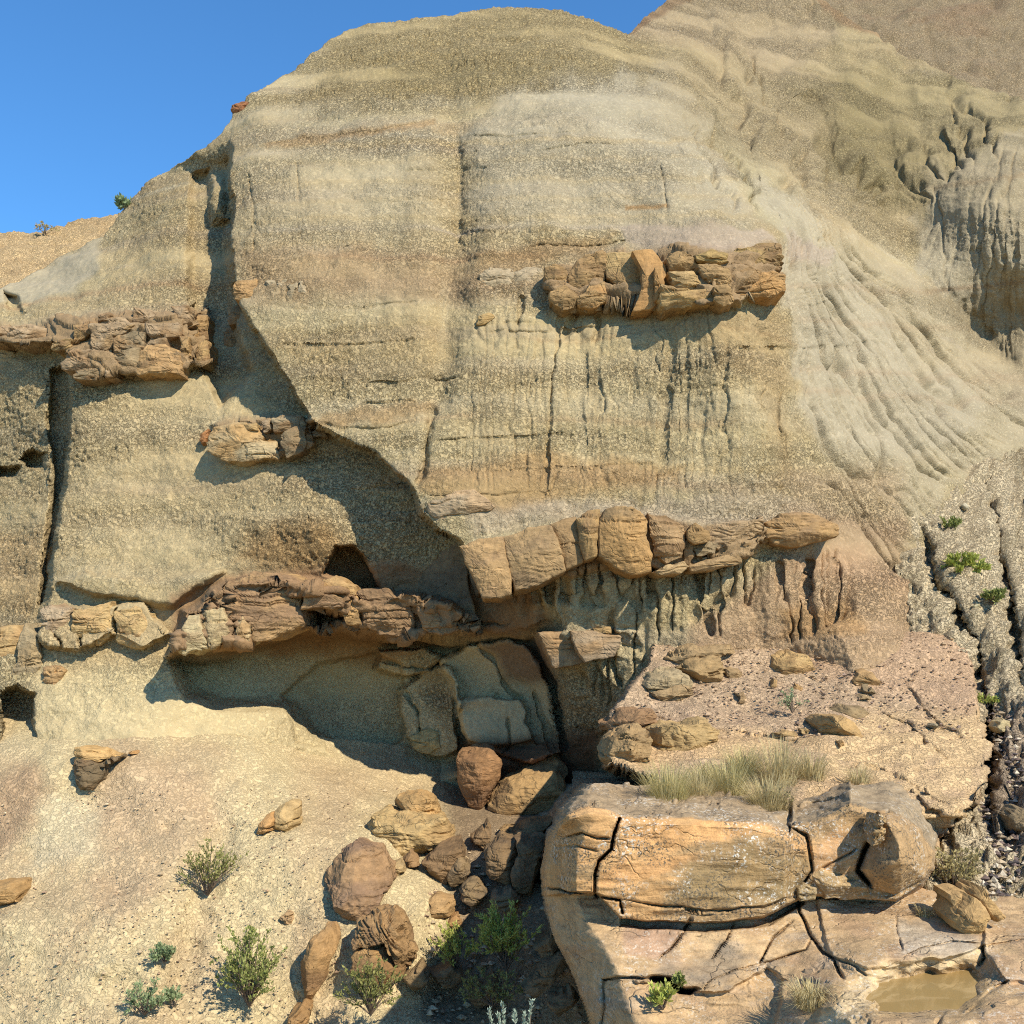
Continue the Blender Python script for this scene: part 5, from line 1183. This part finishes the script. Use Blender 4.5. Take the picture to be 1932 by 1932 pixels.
sp = [(rr.uniform(0, 900), rr.uniform(1480, 1930), rr.uniform(.005, .018) * (2.2 if rr.random() < .04 else 1)) for _ in range(2600)] + [(rr.uniform(800, 1100), rr.uniform(1560, 1930), rr.uniform(.015, .06)) for _ in range(350)]
rubble('slope_chips', T, sp, 'small stone chips sprinkled over the talus slope', [srgb(190,164,122), srgb(160,130,98), srgb(200,176,134)])

# ================================================================== PLANTS
LEAF = {
 'olive': mat_leaf('olive_leaf', (0.17, 0.19, 0.055), (0.36, 0.34, 0.12)),
 'green': mat_leaf('green_leaf', (0.17, 0.21, 0.055), (0.36, 0.37, 0.12)),
 'grey': mat_leaf('grey_green_leaf', (0.174, 0.246, 0.109), (0.362, 0.420, 0.217)),
 'bright': mat_leaf('bright_leaf', (0.28, 0.33, 0.06), (0.52, 0.52, 0.14)),  # yellow-green leaf, lightened in place of sun missing on the ledge-shaded shrub
 'silver': mat_leaf('silver_leaf', (0.30, 0.38, 0.28), (0.45, 0.52, 0.40)),
 'dry': mat_leaf('dry_leaf', (0.290, 0.246, 0.116), (0.493, 0.406, 0.174)),
 'straw': mat_leaf('straw_blade', (0.42, 0.33, 0.14), (0.62, 0.52, 0.28)),
 'strawgreen': mat_leaf('pale_grass_blade', (0.36, 0.31, 0.11), (0.66, 0.56, 0.28)),
}
def frame(d):
    d = d / (np.linalg.norm(d) + 1e-9)
    a = np.array([0, 0, 1.0]) if abs(d[2]) < .9 else np.array([1.0, 0, 0])
    u = np.cross(d, a); u /= np.linalg.norm(u); return d, u, np.cross(d, u)

def tube(path, r0, r1, V, F_):
    k0 = len(V); n = len(path)
    for i, p in enumerate(path):
        d = path[min(i + 1, n - 1)] - path[max(i - 1, 0)]
        _, u, w = frame(d); r = r0 + (r1 - r0) * i / (n - 1)
        for a in (0, 2.094, 4.189): V.append(p + r * (math.cos(a) * u + math.sin(a) * w))
    for i in range(n - 1):
        for a in range(3):
            b = (a + 1) % 3
            F_.append((k0 + i * 3 + a, k0 + i * 3 + b, k0 + i * 3 + 3 + b, k0 + i * 3 + 3 + a))

def leaf(p, d, L, w, V, F_):
    d, u, n = frame(d)
    a = rr.uniform(0, 6.28); u = math.cos(a) * u + math.sin(a) * n
    k = len(V)
    V += [p, p + d * L * .5 + u * w, p + d * L, p + d * L * .5 - u * w]
    F_.append((k, k + 1, k + 2, k + 3))

def shrub(name, sheet, bx, by, wpx, hpx, kind, label, cat='shrub', n=16, leafn=26, lean=(0, 0), leafL=.035, leafW=.006, proud=.05, group=None, up=0.55):
    D = sheet.at(bx, by) - proud
    base = unproj(bx, by, D)
    W_ = wpx / FPX * D * .5; H = hpx / FPX * D
    e = bpy.data.objects.new(name, None); COL.objects.link(e); e.location = base
    V, F_, LV, LF = [], [], [], []
    for i in range(n):
        a = rr.uniform(0, 6.28); rad = math.sqrt(rr.random())
        tip = np.array([math.cos(a) * rad * W_ + lean[0] * W_, math.sin(a) * rad * W_ * .8 - .15 * W_, H * (rr.uniform(.45, 1.0) * (1 - .45 * rad * rad)) + lean[1] * H])
        m = tip * .5 + np.array([0, 0, H * .06]) + rr.normal(0, .06, 3) * W_
        ts = np.linspace(0, 1, 6)
        path = [(2 * t * (1 - t)) * m + t * t * tip for t in ts]
        tube(path, .006 + .006 * H, .0015, V, F_)
        for j in range(4):
            t0 = rr.uniform(.35, .9); p0 = (2 * t0 * (1 - t0)) * m + t0 * t0 * tip
            dirn = tip / (np.linalg.norm(tip) + 1e-9) + rr.normal(0, .55, 3); dirn[2] += up * .4
            Lb = rr.uniform(.12, .32) * max(W_, H) ; q = p0 + dirn / np.linalg.norm(dirn) * Lb
            tube([p0, (p0 + q) / 2 + rr.normal(0, .01, 3), q], .003, .001, V, F_)
            for _ in range(leafn):
                t = rr.uniform(.15, 1.05); pp_ = p0 + (q - p0) * t + rr.normal(0, .008, 3)
                leaf(pp_, dirn / np.linalg.norm(dirn) * .9 + rr.normal(0, .6, 3) + np.array([0, 0, up]), leafL * rr.uniform(.7, 1.4), leafW * 1.35 * rr.uniform(.7, 1.3), LV, LF)
    mesh_obj('stems', np.array(V), F_, BARK, e)
    mesh_obj('foliage', np.array(LV), LF, LEAF[kind], e, smooth=False)
    return tag(e, label, cat, group)

def tuft(name, sheet, bx, by, wpx, hpx, kind, label, n=160, droop=.5, proud=.02, cat='grass', group=None, parent=None):
    D = sheet.at(bx, by) - proud
    base = unproj(bx, by, D); W_ = wpx / FPX * D * .5; H = hpx / FPX * D
    V, F_ = [], []
    for i in range(n):
        a = rr.uniform(0, 6.28); r = math.sqrt(rr.random())
        root = np.array([math.cos(a) * r * W_ * .5, math.sin(a) * r * W_ * .5, -.02])
        out = np.array([math.cos(a), math.sin(a), 0]) * r * W_ * rr.uniform(.3, 1.1) + rr.normal(0, .12, 3) * W_ * np.array([1, 1, 0])
        h = H * rr.uniform(.3, 1.0)
        w = rr.uniform(.002, .0042)
        _, u, _ = frame(np.array([out[1] + .01, -out[0], 0.0]))
        side = np.cross(np.array([0, 0, 1.0]), out + 1e-4); side = side / (np.linalg.norm(side) + 1e-9)
        k = len(V)
        for t in (0, .35, .7, 1.0):
            p = root + out * t ** 1.6 + np.array([0, 0, h * (t - droop * .5 * t * t * t)])
            ww = w * (1 - .85 * t)
            V += [p - side * ww, p + side * ww]
        for j in range(3): F_.append((k + 2 * j, k + 2 * j + 1, k + 2 * j + 3, k + 2 * j + 2))
    o = mesh_obj(name, np.array(V), F_, LEAF[kind], parent, smooth=False)
    o.location = base
    return tag(o, label, cat, group)

shrub('sagebrush', T, 392, 1690, 115, 110, 'olive', 'scraggly olive shrub alone on the middle of the slope', n=20, leafn=16, lean=(.1, .1))
shrub('sagebrush', T, 312, 1815, 70, 48, 'grey', 'small grey-green bush above and left of the largest shrub', n=12, leafn=22)
shrub('sagebrush', T, 470, 1900, 150, 150, 'green', 'largest leafy green shrub on the lower slope', n=34, leafn=22, lean=(.1, .1), leafW=.008)
shrub('sagebrush', T, 272, 1915, 95, 70, 'grey', 'low straggling grey bush near the bottom edge at left', n=14, leafn=18)
shrub('sagebrush', T, 326, 1900, 48, 36, 'grey', 'tiny grey-green sprig just right of the low straggling bush', n=8, leafn=18)
shrub('sagebrush', T, 700, 1915, 120, 110, 'olive', 'olive bush in front of the curved fossil-wood slab', n=24, leafn=20, proud=.55)
shrub('rabbitbrush', T, 862, 1832, 90, 95, 'bright', 'sprawling yellow-green bush left of the bright fern-like shrub', n=18, leafn=22, lean=(-.1, .1), proud=.3)
shrub('rabbitbrush', T, 955, 1830, 115, 140, 'bright', 'bright fern-like shrub half in shade beside the ledge', n=26, leafn=30, leafL=.05, leafW=.006, proud=.4)
shrub('shaded_brush', T, 930, 1900, 120, 90, 'olive', 'dim olive brush in shade behind the silvery stalks', n=16, leafn=16, proud=.5)
shrub('rabbitbrush', Gy, 1818, 1090, 85, 50, 'bright', 'bright green bush in the upper right gully', n=18, leafn=26, leafL=.06, leafW=.012, proud=.15)
shrub('rabbitbrush', Gy, 1872, 1140, 55, 36, 'green', 'small green clump right of and below the bright gully bush', n=10, leafn=18, leafL=.05, leafW=.01, proud=.15)
shrub('rabbitbrush', Gy, 1790, 1000, 40, 24, 'green', 'faint green sprig above the bright gully bush', n=8, leafn=14, leafL=.05, leafW=.009, proud=.1)
shrub('rabbitbrush', Gy, 1862, 1335, 40, 28, 'bright', 'little yellow-green plant in the gully beside the platform edge', n=8, leafn=18, proud=.2)
shrub('dry_bush', Br, 1800, 1690, 120, 110, 'dry', 'tangled dry olive bush at the right end of the ledge', n=30, leafn=14, proud=-.2, leafL=.03)
shrub('dry_bush', Br, 1835, 1600, 120, 100, 'olive', 'grey-olive feathery bush behind the tangled dry bush', n=26, leafn=16, proud=.1, leafL=.03)
shrub('dry_sprig', Pf, 1495, 1345, 40, 55, 'grey', 'thin grey sprig standing alone on the stony platform', n=9, leafn=8, leafL=.02)
shrub('skyline_bush', S, 237, 402, 42, 34, 'grey', 'small grey bush on the left skyline against blue sky', n=10, leafn=14, leafL=.08, leafW=.014, proud=-.3)
shrub('skyline_bush', F2, 86, 442, 44, 22, 'dry', 'dry twiggy bush on the far left hill crest', n=12, leafn=4, leafL=.08, leafW=.012)
shrub('flowering_weed', Br, 1250, 1905, 55, 60, 'bright', 'spindly weed with yellowish tips growing from a ledge crack', cat='weed', n=9, leafn=8, leafL=.04, leafW=.008)
shrub('weed', Br, 1285, 1860, 34, 22, 'green', 'small green weed sprouting at the dark crack end', cat='weed', n=6, leafn=9, leafL=.04, leafW=.008)
shrub('weed', Br, 1940, 1630, 50, 60, 'grey', 'blue-grey sprig cut by the right edge behind the tilted block', cat='weed', n=9, leafn=16)
# silvery sage stalks at the bottom
e = bpy.data.objects.new('silver_sage', None); COL.objects.link(e)
Ds = 7.6; e.location = unproj(965, 2010, Ds)
V, F_, LV, LF = [], [], [], []
for (tx_, ty_) in ((922, 1905), (948, 1895), (1004, 1888), (972, 1908), (940, 1915), (990, 1912)):
    tip = unproj(tx_, ty_, Ds + rr.uniform(-.1, .1)) - np.array(e.location); rt = np.array([tip[0] * .5, tip[1] * .4, -.05])
    tube([rt, (rt + tip) / 2 + np.array([tip[0] * .1, 0, .02]), tip], .006, .002, V, F_)
    for _ in range(170):
        t = rr.uniform(.15, 1.0); p = rt + (tip - rt) * t
        leaf(p, np.array([rr.normal(0, .5), rr.normal(0, .5), 1.0]), rr.uniform(.02, .042), .006, LV, LF)
mesh_obj('stems', np.array(V), F_, BARK, e); mesh_obj('foliage', np.array(LV), LF, LEAF['silver'], e, smooth=False)
tag(e, 'silvery sage with upright stalks at the bottom edge', 'sage')

tuft('grass_tuft', Br, 1530, 1895, 110, 95, 'straw', 'straw-coloured grass clump drooping beside the puddle', n=420, droop=1.1)
grass = [(1262, 1530, 95, 75, 'strawgreen', 'pale grass clump at the left end of the ledge top', 420), (1315, 1525, 80, 60, 'straw', 'golden grass clump second from the left on the ledge top', 300),
         (1376, 1505, 90, 60, 'strawgreen', 'greenish grass clump in the middle of the ledge top', 300), (1450, 1530, 100, 55, 'straw', 'low straw clump on the right of the ledge top', 300),
         (1470, 1480, 100, 75, 'straw', 'tall wispy grass behind the low straw clump', 220), (1405, 1460, 90, 45, 'strawgreen', 'yellow-green grass patch at the back of the ledge top', 220),
         (1530, 1470, 80, 50, 'straw', 'thin dry grass at the right back of the ledge top', 140), (1620, 1480, 60, 36, 'straw', 'sparse grass tuft near the pale rock right of the ledge top', 90),
         (1330, 1480, 70, 40, 'strawgreen', 'short grass patch behind the golden clump', 160)]
for gx_, gy2, w_, h_, k_, l_, n_g in grass: tuft('grass_tuft', Pf, gx_, gy2, w_ * 1.3, h_ * 1.6, k_, l_, n=int(n_g * 2.6), droop=.35, group='grass clumps on the ledge top')
shrub('dry_bush', Pf, 1455, 1530, 80, 50, 'dry', 'small twiggy brown bush among grass on the ledge top', n=14, leafn=8, leafL=.02)
tuft('grass_tuft', Br, 1745, 1725, 60, 40, 'straw', 'dry grass fringe under the tangled dry bush', n=140, droop=.9)
